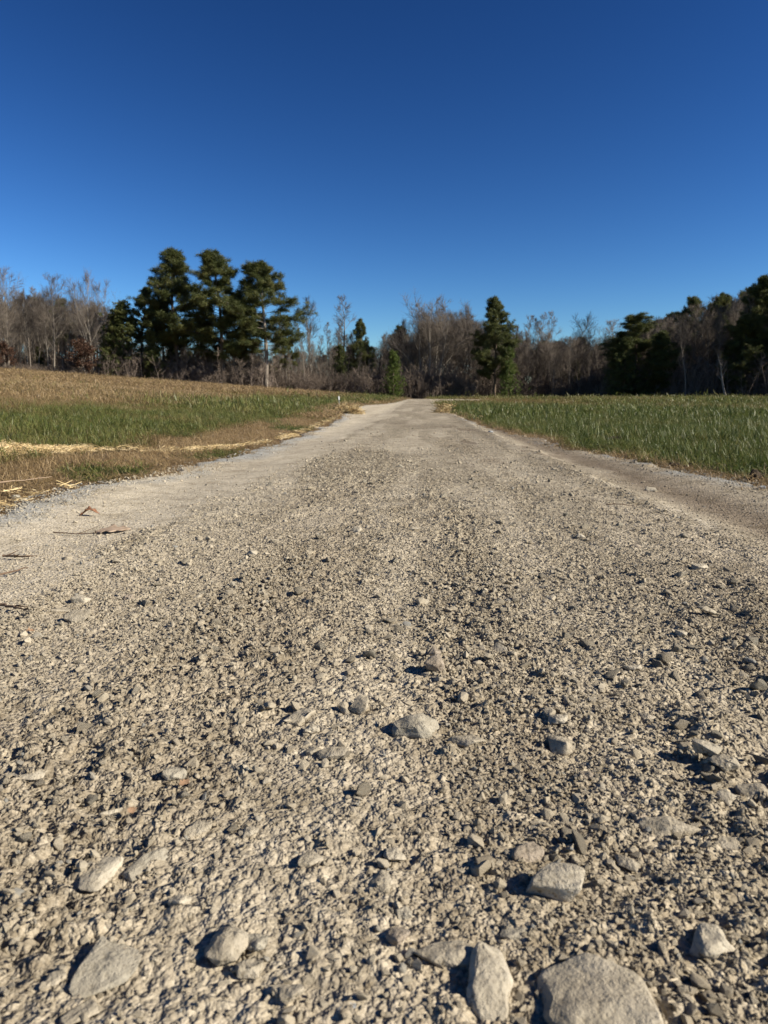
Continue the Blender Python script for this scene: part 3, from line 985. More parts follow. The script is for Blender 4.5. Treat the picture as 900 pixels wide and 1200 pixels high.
def place_tree(name, meshes, h0, px, depth, top, label, cat, group=None, rz=None, sx=1.0, zoff=0.0):
    x, y = col_at(px, depth)
    z = Hf(x, y) + zoff
    ztop = EYE + (HOR - top) / F_PX * depth
    s = max(.15, (ztop - z) / h0)
    e = bpy.data.objects.new(name, None); col.objects.link(e)
    e.location = (x, y, z); e.rotation_euler = (0, 0, random.uniform(0, 6.28) if rz is None else rz)
    e.scale = (s * sx, s * sx, s)
    link('trunk', meshes[0], e); link('crown', meshes[1], e)
    tag(e, label, cat, group)
    return e


# the trees one can single out
P_ = place_tree
P_('pine_tree', PINE[0], 18, 211, 100, 298, 'tall dark pine with the highest crown, leftmost of the three big pines', 'pine tree', 'tall pines left of the road', 1.0, 1.28)
P_('pine_tree', PINE[1], 18, 262, 98, 301, 'tall pine in the middle of the three big pines, with a full round crown', 'pine tree', 'tall pines left of the road', 2.2, 1.36)
P_('pine_tree', (PINEPALE, PINE[2][1]), 18, 312, 97, 311, 'tall pine with a pale trunk and crown leaning right, rightmost of the three big pines', 'pine tree', 'tall pines left of the road', .3, 1.42)
P_('pine_tree', PINE[4], 18, 192, 102, 352, 'shorter pine tucked under the leftmost big pine', 'pine tree', None, None, 1.1)
P_('pine_tree', PINE[3], 18, 168, 104, 338, 'small pine with an open round crown left of the three big pines', 'pine tree', None, 2.0, 1.05)
P_('cedar_tree', CEDAR[1], 8, 147, 98, 352, 'bushy dark evergreen in front of the small open crowned pine', 'evergreen tree', None, None, 1.5)
P_('cedar_tree', CEDAR[0], 8, 133, 99, 366, 'dark evergreen at the left end of the evergreen cluster', 'evergreen tree', None, None, 1.3)
P_('cedar_tree', CEDAR[0], 8, 182, 97, 385, 'low dark evergreen below the leftmost big pine', 'evergreen tree', None, None, 1.2)
P_('cedar_tree', CEDAR[1], 8, 238, 101, 372, 'dark evergreen filling the gap between the first two big pines', 'evergreen tree', None, None, .9)
P_('cedar_tree', CEDAR[2], 8, 286, 101, 385, 'slim evergreen between the middle and right big pines', 'evergreen tree')
P_('pine_tree', PINE[3], 18, 339, 103, 395, 'thin young pine on the right flank of the big pines', 'pine tree', None, None, .9)
P_('pine_tree', PINE[4], 18, 425, 112, 377, 'dark ragged pine left of the green cedar at the road bend', 'pine tree', None, .8, .95)
P_('cedar_tree', CEDAR[0], 8, 396, 108, 402, 'small dark evergreen behind the little white marker post', 'evergreen tree')
M_green = leafy('fresh_cedar_leaves', [(.3, (.055, .085, .016)), (.7, (.13, .17, .035))], None, .6, .3, .9)
CEDG = CEDAR[1][1].copy(); CEDG.materials[0] = M_green
P_('cedar_tree', (CEDAR[1][0], CEDG), 8, 461, 101, 409, 'bright green conical cedar beside the bend in the road', 'cedar tree', None, None, 1.1)
P_('bare_tree', GROVE[0], 15, 502, 108, 350, 'broad many stemmed bare tree rising behind the end of the road', 'bare tree', None, .4, 1.0)
P_('bare_tree', GROVE[1], 15, 531, 112, 360, 'bare tree with forked pale stems right of the broad bare tree', 'bare tree', None, 1.2, .85)
P_('pine_tree', PINE[1], 18, 579, 104, 352, 'solitary dark pine standing above the bare woods right of the road', 'pine tree', None, 2.6, 1.15)
P_('cedar_tree', (CEDAR[1][0], CEDG), 8, 595, 102, 405, 'low green pine growth on the right side of the solitary pine', 'evergreen tree', None, None, .9)
for i, (px, top) in enumerate(((612, 366), (622, 363), (633, 366), (641, 360), (604, 372))):
    P_('bare_tree', POPLAR[i % 3], 18, px, 118 + i, top, 'slender bare tree in the thin row just right of the solitary pine', 'bare tree', 'thin upright bare trees', None, 1.0)
P_('bare_tree', POPLAR[0], 18, 402, 112, 341, 'tall slender bare tree, highest of those behind the marker post', 'bare tree', None, None, 1.25)
P_('bare_tree', BARE[1], 16, 366, 108, 351, 'airy grey bare tree between the big pines and the tallest slender one', 'bare tree', None, None, .8)
P_('bare_tree', BARE[0], 16, 14, 96, 320, 'tall bare tree at the left edge of the woods', 'bare tree', None, None, .85)
P_('bare_tree', BARE[2], 16, 66, 98, 328, 'wide crowned bare tree left of the pale double trunk', 'bare tree', None, None, .9)
P_('bare_tree', GROVE[1], 15, 114, 97, 326, 'bare tree with a pale double trunk left of the dark evergreens', 'bare tree', None, .3, .7)
P_('russet_shrub', RUS, 4, 103, 94, 398, 'small tree still holding red brown leaves below the pale double trunk', 'tree', None, None, 1.3)
P_('russet_shrub', RUS, 4, 6, 93, 400, 'small tree with red brown leaves at the left edge', 'tree', None, 2.0, 1.2)
P_('pine_tree', PINE[4], 18, 747, 92, 371, 'broad dark pine with a domed crown at the start of the right hand woods', 'pine tree', None, 1.7, 2.0)
P_('cedar_tree', CEDAR[1], 8, 730, 90, 392, 'dark evergreen on the left flank of the domed pine', 'evergreen tree', None, None, 1.3)
P_('cedar_tree', CEDAR[0], 8, 764, 90, 386, 'dark evergreen on the right flank of the domed pine', 'evergreen tree', None, None, 1.4)
P_('pine_tree', PINE[0], 18, 806, 98, 351, 'dark pine crown showing above the bare trees on the right', 'pine tree', None, None, 1.0)
P_('pine_tree', PINE[1], 18, 836, 97, 347, 'dark pine between the two highest pines of the right hand woods', 'pine tree', None, None, 1.0)
P_('pine_tree', PINE[2], 18, 888, 86, 329, 'tallest dark pine at the right edge of the picture', 'pine tree', None, 2.0, 1.15)
P_('pine_tree', PINE[4], 18, 872, 84, 372, 'low spreading pine in front of the tallest one at the right edge', 'pine tree', None, .5, 1.5)
P_('pine_tree', PINE[0], 18, 935, 82, 335, 'pine just beyond the right edge of the woods front', 'pine tree', None, 2.0, 1.15)
P_('bare_tree', LEAN, 8.4, 852, 80, 408, 'leaning pale dead tree with a short crown against the dark right hand woods', 'bare tree', None, 0.0, 1.0)
P_('bare_tree', POPLAR[1], 18, 803, 84, 375, 'thin straight bare tree with a pale trunk left of the leaning dead tree', 'bare tree', None, None, .9)
P_('bare_tree', BARE[3], 16, 838, 86, 358, 'reddish bare tree standing over the leaning dead tree', 'bare tree', None, None, .8)
P_('bare_tree', BARE[5], 16, 676, 122, 377, 'small round headed bare tree above the far dark ridge', 'bare tree')
P_('bare_tree', BARE[0], 16, 712, 120, 378, 'round headed bare tree left of the broad dark domed pine', 'bare tree')

# skyline of the ordinary trees, by photo column
SK = np.array([(-120, 350), (-40, 340), (40, 338), (100, 342), (135, 352), (160, 385), (300, 400), (335, 372), (350, 362), (385, 366), (410, 385), (440, 402),
               (455, 385), (480, 368), (520, 362), (545, 352), (560, 368), (600, 385), (640, 392), (690, 392), (720, 388), (760, 372), (800, 356),
               (850, 342), (900, 330), (960, 326), (1060, 325)])


def skyl(px): return float(np.interp(px, SK[:, 0], SK[:, 1]))


def front(px):
    return float(np.interp(px, (-120, 0, 300, 480, 600, 700, 760, 900, 1060), (88, 94, 98, 108, 108, 100, 92, 82, 66)))


zonesT = ((-110, 130, 46, 'ordinary bare tree in the woods left of the big pines', 'bare trees left of the big pines'),
          (150, 330, 22, 'thin bare trunk standing beneath the big pines', 'bare trunks beneath the big pines'),
          (330, 450, 26, 'slight bare tree in the open stretch behind the marker post', 'bare trees behind the marker post'),
          (465, 600, 34, 'ordinary bare tree in the woods beyond the end of the road', 'bare trees beyond the end of the road'),
          (590, 730, 46, 'ordinary bare tree between the solitary pine and the domed pine', 'bare trees right of the solitary pine'),
          (740, 1000, 52, 'ordinary bare tree in the shaded woods at right', 'bare trees in the right hand woods'))
for x0, x1, n, lab, grp in zonesT:
    for i in range(n):
        px = x0 + (x1 - x0) * (i + random.random()) / n
        d = front(px) + random.uniform(1, 16)
        top = skyl(px) + abs(random.gauss(0, 1)) * 16 + random.uniform(-3, 8)
        if x0 == 150: top = max(top, 385)
        if x0 == 330 and random.random() < .6: top = random.uniform(385, 420)
        src = random.choice(BARE + POPLAR[:2]) if x0 != 330 else random.choice(POPLAR + BARE[3:4])
        if random.random() < .25: src = (src[0].copy(), src[1]); src[0].materials[0] = M_barkpale
        P_('bare_tree', src, 18 if src[1].name.startswith('poplar') else 16, px, d, min(top, 432), lab, 'bare tree', grp, None, random.uniform(.8, 1.05))

# evergreens scattered in the shade
for i in range(26):
    px = random.choice((random.uniform(130, 330), random.uniform(600, 1000), random.uniform(730, 960)))
    if px < 330: lab, grp = 'dark evergreen in the understorey beneath the big pines', 'evergreens under the big pines'
    else: lab, grp = 'dark evergreen in the understorey of the right hand woods', 'evergreens in the right hand woods'
    P_('evergreen_tree', random.choice(CEDAR), 8, px, front(px) + random.uniform(4, 18), random.uniform(skyl(px) + 18, 425), lab, 'evergreen tree', grp, None, random.uniform(.9, 1.4))


# far wood: rows of trees behind, one mass
def joined(a, b, nm):
    g = []
    for me in (a, b):
        V = np.empty(len(me.vertices) * 3, np.float32); me.vertices.foreach_get('co', V)
        g.append(V.reshape(-1, 3))
    o = bmesh.new(); o.from_mesh(a)
    k = len(o.faces); o.from_mesh(b)
    o.faces.ensure_lookup_table()
    for f in o.faces[k:]: f.material_index = 1
    me = bpy.data.meshes.new(nm); o.to_mesh(me); o.free()
    me.materials.append(a.materials[0]); me.materials.append(b.materials[0])
    return me


WP = [proto('far_tree', joined(*BARE[i], 'far_tree')) for i in (0, 1, 2, 3)] + [proto('far_pine', joined(*PINE[i], 'far_pine')) for i in (0, 3)]
WH = [16, 16, 16, 16, 18, 18]
P, Rr, S, I = [], [], [], []
for k in range(560):
    px = random.uniform(-150, 1080)
    d = front(px) + random.uniform(14, 70)
    x, y = col_at(px, d)
    z = Hf(x, y)
    top = skyl(px) + (random.uniform(2, 22) if px > 740 else random.uniform(8, 44))
    if 330 < px < 450: top = random.uniform(405, 428)
    if 600 < px < 730: top = random.uniform(396, 415)
    h = EYE + (HOR - min(top, 428)) / F_PX * d - z
    j = random.choice((0, 1, 2, 3)) if random.random() < (.92 if px < 600 else .75 if px < 740 else .5) else random.choice((4, 5))
    P.append((x, y, z)); Rr.append((0, 0, random.uniform(0, 6.28))); s = h / WH[j]
    S.append((s * 1.05, s * 1.05, s)); I.append(j)
scatter('far_wood', P, Rr, S, I, {}, WP, 'dense mass of bare and evergreen trees deep in the woods', 'woods')

TP = [proto('bush', m) for m in THICK] + [proto('bush_green', joined(*CEDAR[i], 'bush_green')) for i in (0, 1)]
P, Rr, S, I = [], [], [], []
for k in range(1100):
    px = random.uniform(-170, 1120)
    d = front(px) + random.uniform(-1.5, 9) if k < 420 else front(px) + random.uniform(8, 60)
    x, y = col_at(px, d)
    z = Hf(x, y)
    ytop = random.uniform(430, 450) if px < 450 else random.uniform(426, 458)
    if 135 < px < 330: ytop = random.uniform(408, 436)
    if px > 740: ytop = random.uniform(405, 448)
    if 462 < px < 520 and d < front(px) + 9: d = front(px) - 2 + (k % 7) * .6; x, y = col_at(px, d); z = Hf(x, y)
    h = max(1.2, EYE + (HOR - ytop) / F_PX * d - z)
    if d > front(px) + 9: h = max(h, 4)
    g = random.random() < (.12 if px < 450 or px > 560 else .03) and d > front(px) + 4
    j = random.choice((4, 5)) if g else random.choice((0, 1, 2, 3))
    s = h / (8 if g else 3.6)
    P.append((x, y, z)); Rr.append((0, 0, random.uniform(0, 6.28))); S.append((max(s, .7) * 1.1, max(s, .7) * 1.1, s)); I.append(j)
for px in np.linspace(474, 535, 14):
    d = front(px) - 3 + random.uniform(-1.5, 1.5); x, y = col_at(px, d); s = random.uniform(.9, 1.5)
    P.append((x, y, Hf(x, y))); Rr.append((0, 0, random.uniform(0, 6.28))); S.append((s, s, s)); I.append(random.randrange(4))
scatter('undergrowth', P, Rr, S, I, {}, TP, 'tangled brown brush and saplings along the foot of the woods', 'undergrowth')


# ------------------------------------------------------------------ grass
def grass_clump(seed, n=26, h=.14, spread=.05, flop=.5, w=.0022):
    r = np.random.default_rng(seed)
    G = Geo()
    for i in range(n):
        p = np.array((r.normal(0, spread), r.normal(0, spread), -.01))
        az = r.uniform(0, 6.28); L = h * r.uniform(.45, 1.1); ln = r.uniform(.1, flop)
        side = np.array((-math.sin(az), math.cos(az), 0))
        pts = []
        for k in range(4):
            f = k / 3
            a = ln * (.4 + 1.6 * f ** 1.3)
            q = p.copy() if k == 0 else pts[-1][0] + np.array((math.cos(az) * math.sin(a), math.sin(az) * math.sin(a), math.cos(a))) * L / 3
            ww = w * (1, 1.05, .75, .08)[k]
            pts.append((q, ww))
        V = np.array([q + s_ * side * ww for q, ww in pts for s_ in (-1, 1)])
        Q = np.array([(2 * k, 2 * k + 1, 2 * k + 3, 2 * k + 2) for k in range(3)])
        G.raw(V, Q)
    return G.mesh('clump', M_grass)


bandp = np.array([(-3.3, 4.0), (-2.62, 4.4), (-2.35, 4.85), (-1.85, 5.2), (-1.6, 5.7), (-1.42, 6.6), (-1.42, 8.0), (-1.6, 11.5), (-1.9, 18)])
UPR = [proto('clump', grass_clump(2000 + i, 26, .15, .06, .9, .0026)) for i in range(6)]
MAT = [proto('mat', grass_clump(2100 + i, 34, .12, .06, 1.55, .0014)) for i in range(5)]
WIDE = [proto('wide', grass_clump(2200 + i, 30, .16, .14, .7, .0055)) for i in range(4)]
GPR = UPR + MAT + WIDE
P, Rr, S, I, T_ = [], [], [], [], []


def put(x, y, base, cnt, hs, tint, flat=False):
    m = len(x)
    P.append(np.stack([x, y, H(x, y)], -1))
    Rr.append(np.stack([rng.normal(0, .2, m), rng.normal(0, .2, m), rng.uniform(0, 6.28, m)], -1))
    hs = np.broadcast_to(hs, (m,)) * rng.uniform(.65, 1.2, m)
    wv = np.maximum(hs, .8)
    S.append(np.stack([wv, wv, hs], -1))
    I.append(base + rng.integers(0, cnt, m)); T_.append(tint)


for (ya, yb, dens, lod) in ((1.6, 7, 420, 0), (7, 14, 200, 0), (14, 30, 60, 1), (30, 92, 11, 2)):
    for side in (-1, 1):
        W_ = yb * .72 + 1
        n = int(dens * (yb - ya) * W_)
        yy = rng.uniform(ya, yb, n); xx = side * rng.uniform(.7, W_, n)
        e = np.where(xx < 0, xl(yy) - xx, xx - xr(yy))
        k = in_view(xx, yy, 1.22) & (e > -.10) & ((rng.uniform(0, 1, n) < sstep(-.02, .25, e) + .10) | (e > .3)) & ((yy < 61) | True)
        k &= ~((yy > 22) & (yy < 60) & (xx > xl(yy)) & (xx < xr(yy)))
        xx, yy, e = xx[k], yy[k], e[k]
        b = np.clip(brownness(xx, yy) + .10 * (xx > 0) + rng.normal(0, .17, len(xx)), 0, 1)
        dead = b > .5
        # keep the straw strip clear of standing grass
        dm = np.full(len(xx), 9.0)
        for (x0, y0), (x1, y1) in zip(bandp[:2], bandp[1:3]):
            q = np.clip(((xx - x0) * (x1 - x0) + (yy - y0) * (y1 - y0)) / ((x1 - x0) ** 2 + (y1 - y0) ** 2), 0, 1)
            dm = np.minimum(dm, np.hypot(xx - x0 - q * (x1 - x0), yy - y0 - q * (y1 - y0)))
        kk = (dm > .24 * rng.uniform(.5, 1.2, len(xx)))
        xx, yy, e, b, dead = xx[kk], yy[kk], e[kk], b[kk], dead[kk]
        # thin the dead thatch where straw covers it
        hgt = .55 + .45 * sstep(.0, .7, e)
        low = fbm(xx / .6, yy / .6, 151, 3)
        hh = hgt * (.40 + 1.15 * low) * rng.choice((.55, .8, 1, 1.2), len(xx)) * np.where((yy > 27) & (yy < 50) & (xx > 0) & (xx < 7), .35, 1.0) * np.where(rng.uniform(0, 1, len(xx)) < .04, 1.3, 1.0)
        hh = hh * np.where((xx < 0) & (e < 1.15), .62, 1.0)
        if lod == 0:
            g_ = ~dead
            put(xx[g_], yy[g_], 0, 6, (hh * (.84 if side > 0 else .60))[g_], b[g_])
            put(xx[dead], yy[dead], 6, 5, (hh * .75)[dead], b[dead])
        else:
            put(xx, yy, 11, 4, hh * np.where(dead, .65, .95) * (1.0 if lod == 1 else 1.0), b)
P = np.concatenate(P); Rr = np.concatenate(Rr); S = np.concatenate(S); I = np.concatenate(I); T_ = np.concatenate(T_)
if True:
    fa = P[:, 1] > 30
    S[fa, :2] *= 2.2
print('grass', len(P))
scatter('field_grass', P, Rr, S, I, dict(tint=T_), GPR, 'green and dead brown grass covering the fields beside the road', 'grass')


# ------------------------------------------------------------------ straw
def straw_bit(seed):
    r = np.random.default_rng(seed); G = Geo()
    for i in range(11):
        az = r.uniform(0, 6.28); L = r.uniform(.02, .08)
        p = np.array((r.normal(0, .02), r.normal(0, .02), r.uniform(0, .012)))
        d = np.array((math.cos(az), math.sin(az), r.normal(0, .15)))
        l = path(r, p - d * L / 2, d, L, 2, .12, 0)
        G.tube(l, (.0013, .0013, .0010), 3)
    return G.mesh('straw_bit', M_straw)


SB = [proto('straw_bit', straw_bit(2300 + i)) for i in range(6)]
sx_, sy_, sw_ = [], [], []
for a, b_, n, wd in ((0, 1, 3200, .2), (1, 2, 560, .12), (2, 3, 90, .10), (3, 4, 90, .08), (4, 5, 110, .05), (5, 6, 300, .05), (6, 7, 130, .07), (7, 8, 90, .10)):
    f = rng.uniform(0, 1, n)
    q = bandp[a] + (bandp[b_] - bandp[a]) * f[:, None]
    k = fbm(q[:, 0] / .3, q[:, 1] / .3, 171, 3) + rng.uniform(-.2, .2, n) > (.38 if a < 2 else .56)
    q = q[k]
    sx_.append(q[:, 0] + rng.normal(0, wd * .5, len(q))); sy_.append(q[:, 1] + rng.normal(0, wd, len(q)))
# yellow litter at the near left road edge
n = 9
sx_.append(rng.normal(-1.58, .05, n)); sy_.append(rng.uniform(2.3, 3.1, n))
sx_ = np.concatenate(sx_); sy_ = np.concatenate(sy_)
m = len(sx_)
onroad = sx_ > xl(sy_)
zz = H(sx_, sy_) + np.where(onroad, .02, .012) + rng.uniform(0, .014, m)
scatter('straw', np.stack([sx_, sy_, zz], -1), np.stack([rng.normal(0, .12, m), rng.normal(0, .12, m), rng.uniform(0, 6.28, m)], -1),
        np.full((m, 3), 1.1) * rng.uniform(.7, 1.2, (m, 1)), rng.integers(0, 6, m), dict(tint=rng.uniform(.2, 1, m)), SB,
        'strip of loose yellow straw lying on the left bank', 'straw')

M_strawobj, nt, b = newmat('straw_pile', .8, .2)
tcg = N(nt, 'ShaderNodeNewGeometry').outputs['Position']
nt.links.new(ramp(nt, [(.3, (.22, .15, .07)), (.5, (.42, .31, .15)), (.7, (.66, .54, .31))], noise_n(nt, tcg, 14, 4, .7)), b.inputs['Base Color'])


def straw_heap(px, py, w, h, label, seed):
    """ragged mound of straw strands over a lumpy core"""
    p = at(px, py)
    r = np.random.default_rng(seed); G = Geo()
    for (cx_, cy_, s_) in [(r.normal(0, w * .3), r.normal(0, w * .3), r.uniform(.6, 1)) for _ in range(5)]:
        n1, n2 = 9, 16
        th = np.linspace(0, math.pi / 2, n1)[:, None]; ph = np.linspace(0, 2 * math.pi, n2, endpoint=False)[None, :]
        rad = 1 + .35 * (vnoise(np.cos(ph) * 2 + 5 + cx_, np.sin(ph) * 2 + th * 2, seed) - .5)
        X = cx_ + w * .38 * s_ * np.sin(th) * np.cos(ph) * rad; Y = cy_ + w * .38 * s_ * np.sin(th) * np.sin(ph) * rad
        Z = h * s_ * np.cos(th) * rad - .03
        V = np.stack([X, Y, Z + 0 * ph], -1).reshape(-1, 3)
        i = np.arange(n1 - 1)[:, None] * n2; j = np.arange(n2)[None, :]
        G.raw(V, np.stack([i + j, i + (j + 1) % n2, i + n2 + (j + 1) % n2, i + n2 + j], -1).reshape(-1, 4))
    base = np.concatenate(G.V)
    for k in range(420):
        q = base[r.integers(0, len(base))] + r.normal(0, .02, 3); q[2] = abs(q[2]) + .01
        G.tube(path(r, q, (r.normal(), r.normal(), r.normal(0, .35)), r.uniform(.12, .32), 2, .15, 0), (.006, .006, .004), 3)
    o = link('straw_heap', G.mesh('straw_heap', M_strawobj)); o.location = p
    tag(o, label, 'straw heap', 'straw heaps where the drain meets the road')


straw_heap(403, 481, .42, .12, 'small yellow straw heap at the foot of the marker post, left of the road', 5)
straw_heap(413, 485.5, .30, .09, 'orange tinted straw tuft spilling onto the gravel left of the road', 6)
straw_heap(526, 480, .42, .17, 'yellow straw heap on the grass right of the road', 8)
straw_heap(520, 484, .28, .07, 'low straw scatter just in front of the right hand heap', 9)

# ------------------------------------------------------------------ marker post
M_post, nt, b = newmat('weathered_post', .7, .3)
b.inputs['Base Color'].default_value = (.30, .29, .27, 1)
M_white, nt, b = newmat('white_cap', .5, .4)
b.inputs['Base Color'].default_value = (.75, .75, .73, 1)
pp = at(398, 480)
e = bpy.data.objects.new('marker_post', None); col.objects.link(e); e.location = pp; e.rotation_euler = (R(3), R(-4), .3)
tag(e, 'short thin marker post with a white head, standing left of the road', 'marker post')
dp = CAMF.dot(pp - Vector((0, 0, EYE))); hp = 15.5 * dp / F_PX


def boxm(name, sx, sy, z0, z1, mat, bev=.004):
    bm = bmesh.new(); bmesh.ops.create_cube(bm, size=1)
    for v in bm.verts: v.co = Vector((v.co.x * sx, v.co.y * sy, (v.co.z + .5) * (z1 - z0) + z0))
    bmesh.ops.bevel(bm, geom=list(bm.edges), offset=bev, segments=2, affect='EDGES')
    me = bpy.data.meshes.new(name); bm.to_mesh(me); bm.free(); me.materials.append(mat)
    return me


link('post', boxm('post', .022, .022, -.15, hp * .72, M_post), e)
link('marker_head', boxm('marker_head', .042, .026, hp * .72 + .002, hp, M_white, .008), e)

# ------------------------------------------------------------------ twigs, leaves and clods
M_tw, nt, b = newmat('dry_twig', .85, .2); b.inputs['Base Color'].default_value = (.13, .085, .055, 1)
M_tw2, nt, b = newmat('pale_dry_stem', .85, .2); b.inputs['Base Color'].default_value = (.30, .22, .15, 1)


def twig(px0, py0, px1, py1, rad, label, mat=M_tw, forks=2, seed=1, lift=.006):
    a = at(px0, py0); c = at(px1, py1)
    r = np.random.default_rng(seed); G = Geo()
    A_ = np.array((0, 0, 0.)); B_ = np.array(c - a)
    k = 8; pts = np.array([A_ + (B_ - A_) * i / k for i in range(k + 1)])
    ln = np.linalg.norm(B_)
    pts += r.normal(0, ln * .03, pts.shape) * np.array((1, 1, .25))
    for i in range(k + 1):
        pts[i, 2] = float(road_z(pts[i, 0] + a.x, pts[i, 1] + a.y)) - a.z + rad + lift
    G.tube(pts, np.linspace(rad, rad * .45, k + 1), 6)
    for f in range(forks):
        i = r.integers(2, k - 1); d = unit(pts[i + 1] - pts[i]); s = r.choice((-1, 1)) * r.uniform(.4, .9)
        d2 = np.array((d[0] * math.cos(s) - d[1] * math.sin(s), d[0] * math.sin(s) + d[1] * math.cos(s), .25))
        G.tube(path(r, pts[i], d2, ln * r.uniform(.2, .4), 3, .12, 0), (rad * .6, rad * .5, rad * .4, rad * .25), 5)
    o = link('twig', G.mesh('twig', mat, True)); o.location = a
    tag(o, label, 'twig', 'twigs dropped on the left wheel track')


twig(2, 651, 34, 654, .0035, 'dark forked twig at the left edge, upper of the three short twigs', forks=4, seed=3)
twig(-4, 676, 33, 668, .0028, 'thin curved twig at the left edge, middle of the three short twigs', forks=0, seed=4)
twig(2, 717, 32, 727, .003, 'short brown twig at the left edge, lowest of the three short twigs', forks=2, seed=5)
twig(58, 624, 128, 626, .0020, 'long thin dry stem beside the flattened brown leaf litter', M_tw, 2, seed=6)
twig(710, 597, 746, 598, .0022, 'fine dark stem lying on the right wheel track', M_tw, 0, seed=7)
twig(0, 578, 62, 570, .0030, 'pale dry stalk lying along the left grass edge', M_tw2, 0, seed=8, lift=.03)

M_leaf, nt, b = newmat('dead_leaf', .75, .2)
tcg = N(nt, 'ShaderNodeTexCoord').outputs['Object']
nt.links.new(ramp(nt, [(.3, (.13, .060, .032)), (.7, (.27, .14, .08))], noise_n(nt, tcg, 90, 4)), b.inputs['Base Color'])
M_leaf2, nt, b = newmat('orange_leaf', .75, .2)
tcg = N(nt, 'ShaderNodeTexCoord').outputs['Object']
nt.links.new(ramp(nt, [(.3, (.22, .135, .08)), (.7, (.34, .22, .13))], noise_n(nt, tcg, 90, 4)), b.inputs['Base Color'])
M_leaf3, nt, b = newmat('faded_leaf', .8, .2)
tcg = N(nt, 'ShaderNodeTexCoord').outputs['Object']
nt.links.new(ramp(nt, [(.3, (.27, .20, .14)), (.7, (.38, .29, .21))], noise_n(nt, tcg, 90, 4)), b.inputs['Base Color'])


def leaf(px, py, w, asp, curl, rz, label, mat, seed):
    p = at(px, py); dep = CAMF.dot(p - Vector((0, 0, EYE))); L = w * dep / F_PX
    n1, n2 = 21, 9
    u = np.linspace(-1, 1, n1)[:, None]; v = np.linspace(-1, 1, n2)[None, :]
    # lobed, pointed outline
    wd = (1 - np.abs(u) ** 1.8) ** .8 * (1 + .28 * np.sin(u * 11 + seed)) * asp
    X = u * L / 2 + 0 * v; Y = v * wd * L / 2
    Z = curl * L * ((v * wd) ** 2 * 1.4 + .35 * np.sin(u * 3 + seed)) + .02 * L * np.sin(v * 9 + u * 7)
    V = np.stack([X, Y + 0 * X, Z], -1).reshape(-1, 3)
    me = mesh_np('leaf', V, grid_faces(n1, n2), None, mat, True)
    o = link('dead_leaf', me)
    md = o.modifiers.new('thickness', 'SOLIDIFY'); md.thickness = L * .012
    o.location = (p.x, p.y, float(road_z(p.x, p.y)) + .006 + L * curl * .25)
    o.rotation_euler = (R(6), R(-5), rz)
    tag(o, label, 'dead leaf', 'dead leaves on the road')


leaf(103, 603, 26, .40, .35, .1, 'curled dark brown leaf near the left road edge', M_leaf, 1)
leaf(132, 622, 40, .60, .05, .2, 'flattened faded brown leaf pressed into the left wheel track', M_leaf3, 2)
leaf(36, 751, 11, .7, .2, .5, 'small rust brown leaf on the gravel at left', M_leaf2, 3)
leaf(217, 936, 14, .8, .12, 1.0, 'small orange leaf on the gravel below the grey oval stone', M_leaf2, 4)
leaf(156, 976, 12, .8, .15, 2.0, 'tiny orange brown leaf by the chunky tan stone', M_leaf2, 6)

M_clod, nt, b = newmat('dark_soil', .95, .1)
tcg = N(nt, 'ShaderNodeTexCoord').outputs['Object']
nt.links.new(ramp(nt, [(.3, (.022, .017, .012)), (.7, (.07, .052, .036))], noise_n(nt, tcg, 40, 5)), b.inputs['Base Color'])
for px, py, w, lab, sd in ((718, 521, 20, 'dark soil clod in the grass edge right of the road', 1),
                           (884, 563, 24, 'dark soil clod at the grass edge by the right side of the picture', 2),
                           (790, 548, 12, 'small dark clod on the right road shoulder', 3),
                           (812, 549, 14, 'dark clod next to the small one on the right road shoulder', 5),
                           (744, 531, 12, 'dark clod below the clod in the grass edge', 6)):
    p = at(px, py); dep = CAMF.dot(p - Vector((0, 0, EYE))); W = w * dep / F_PX
    o = link('soil_clod', hull_mesh('soil_clod', 3000 + sd, (W, W * .7, W * .55), 22, M_clod, .15, 3, .14, .2, .2))
    o.location = (p.x, p.y, p.z + W * .2)
    tag(o, lab, 'soil clod', 'dark soil clods beside the road')
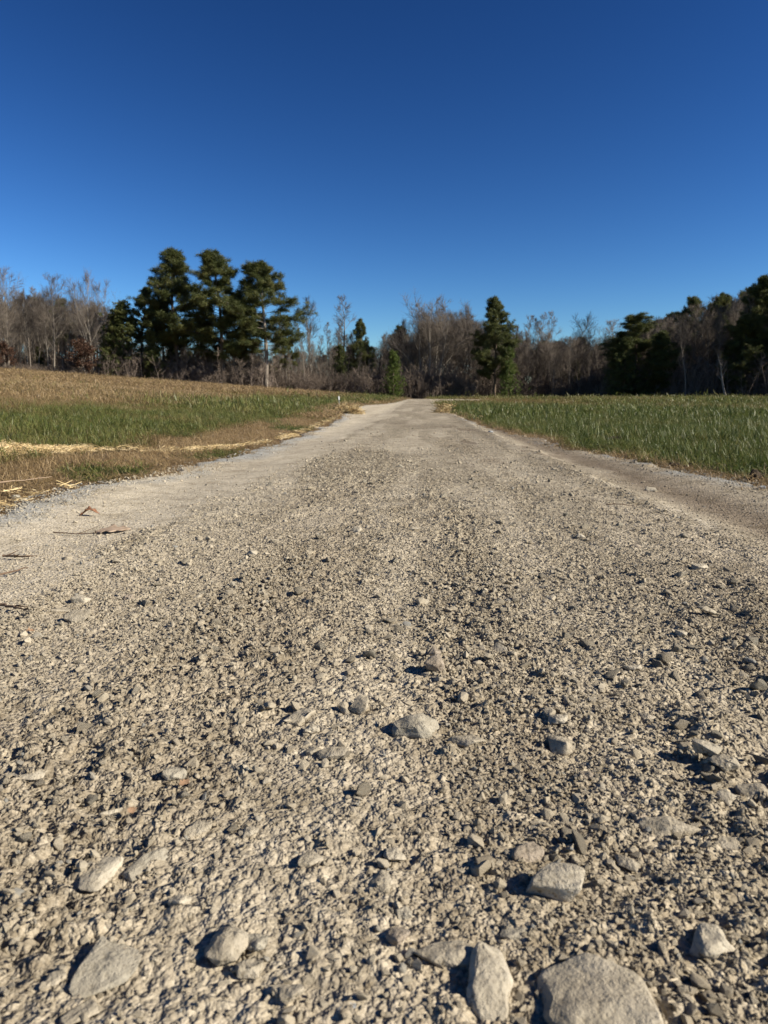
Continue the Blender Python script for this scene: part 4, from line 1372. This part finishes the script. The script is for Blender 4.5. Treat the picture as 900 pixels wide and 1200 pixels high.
# grey stones among the thatch
for px, py, w, mat, lab, sd in ((18, 588, 11, M_grey, 'grey stone in the yellow litter at the left road edge', 1),
                                (575, 508, 6, M_blue, 'grey stone on the right shoulder far up the road', 2),
                                (892, 576, 9, M_blue, 'bluish stone at the right road edge by the dark clod', 3)):
    p = at(px, py); dep = CAMF.dot(p - Vector((0, 0, EYE))); W = w * dep / F_PX
    o = link('stone', hull_mesh('stone', 3100 + sd, (W, W * .7, W * .5), 14, mat, .12, 3, .05, .4, .08))
    o.location = (p.x, p.y, p.z + .02)
    tag(o, lab, 'stone', 'single stones lying on the road')

# ------------------------------------------------------------------ light
SUN_EL, SUN_AZ = 31.0, -12.0      # azimuth from +X towards +Y (negative: a little behind the camera)
sd = Vector((math.cos(R(SUN_EL)) * math.cos(R(SUN_AZ)), math.cos(R(SUN_EL)) * math.sin(R(SUN_AZ)), math.sin(R(SUN_EL))))
sl = bpy.data.lights.new('sun', 'SUN'); so = bpy.data.objects.new('sun', sl); col.objects.link(so)
sl.energy = 5.0; sl.angle = R(.53); sl.color = (1, .92, .79)
so.rotation_euler = sd.to_track_quat('Z', 'Y').to_euler()
so.location = (20, -10, 30)
w = bpy.data.worlds.new('World'); sc.world = w; w.use_nodes = True
nt = w.node_tree; bg = nt.nodes['Background']
sky = nt.nodes.new('ShaderNodeTexSky'); sky.sky_type = 'NISHITA'; sky.sun_disc = False
sky.sun_elevation = R(SUN_EL); sky.sun_rotation = R(90 - SUN_AZ)
sky.air_density = 1.0; sky.dust_density = 0.0; sky.ozone_density = 4.0; sky.altitude = 300
half = nt.nodes.new('ShaderNodeVectorMath'); half.operation = 'SCALE'; half.inputs[3].default_value = .5
gam = nt.nodes.new('ShaderNodeGamma'); gam.inputs['Gamma'].default_value = 1.82
nt.links.new(sky.outputs[0], half.inputs[0]); nt.links.new(half.outputs[0], gam.inputs[0]); nt.links.new(gam.outputs[0], bg.inputs[0])
hs = nt.nodes.new('ShaderNodeHueSaturation'); hs.inputs['Saturation'].default_value = 1.04
nt.links.new(gam.outputs[0], hs.inputs['Color']); nt.links.new(hs.outputs[0], bg.inputs[0])
bg.inputs[1].default_value = .0525

sc.view_settings.view_transform = 'Standard'; sc.view_settings.look = 'None'
sc.view_settings.gamma = 1; sc.view_settings.exposure = .88
sc.render.engine = 'CYCLES'
sc.render.resolution_x = 768; sc.render.resolution_y = 1024
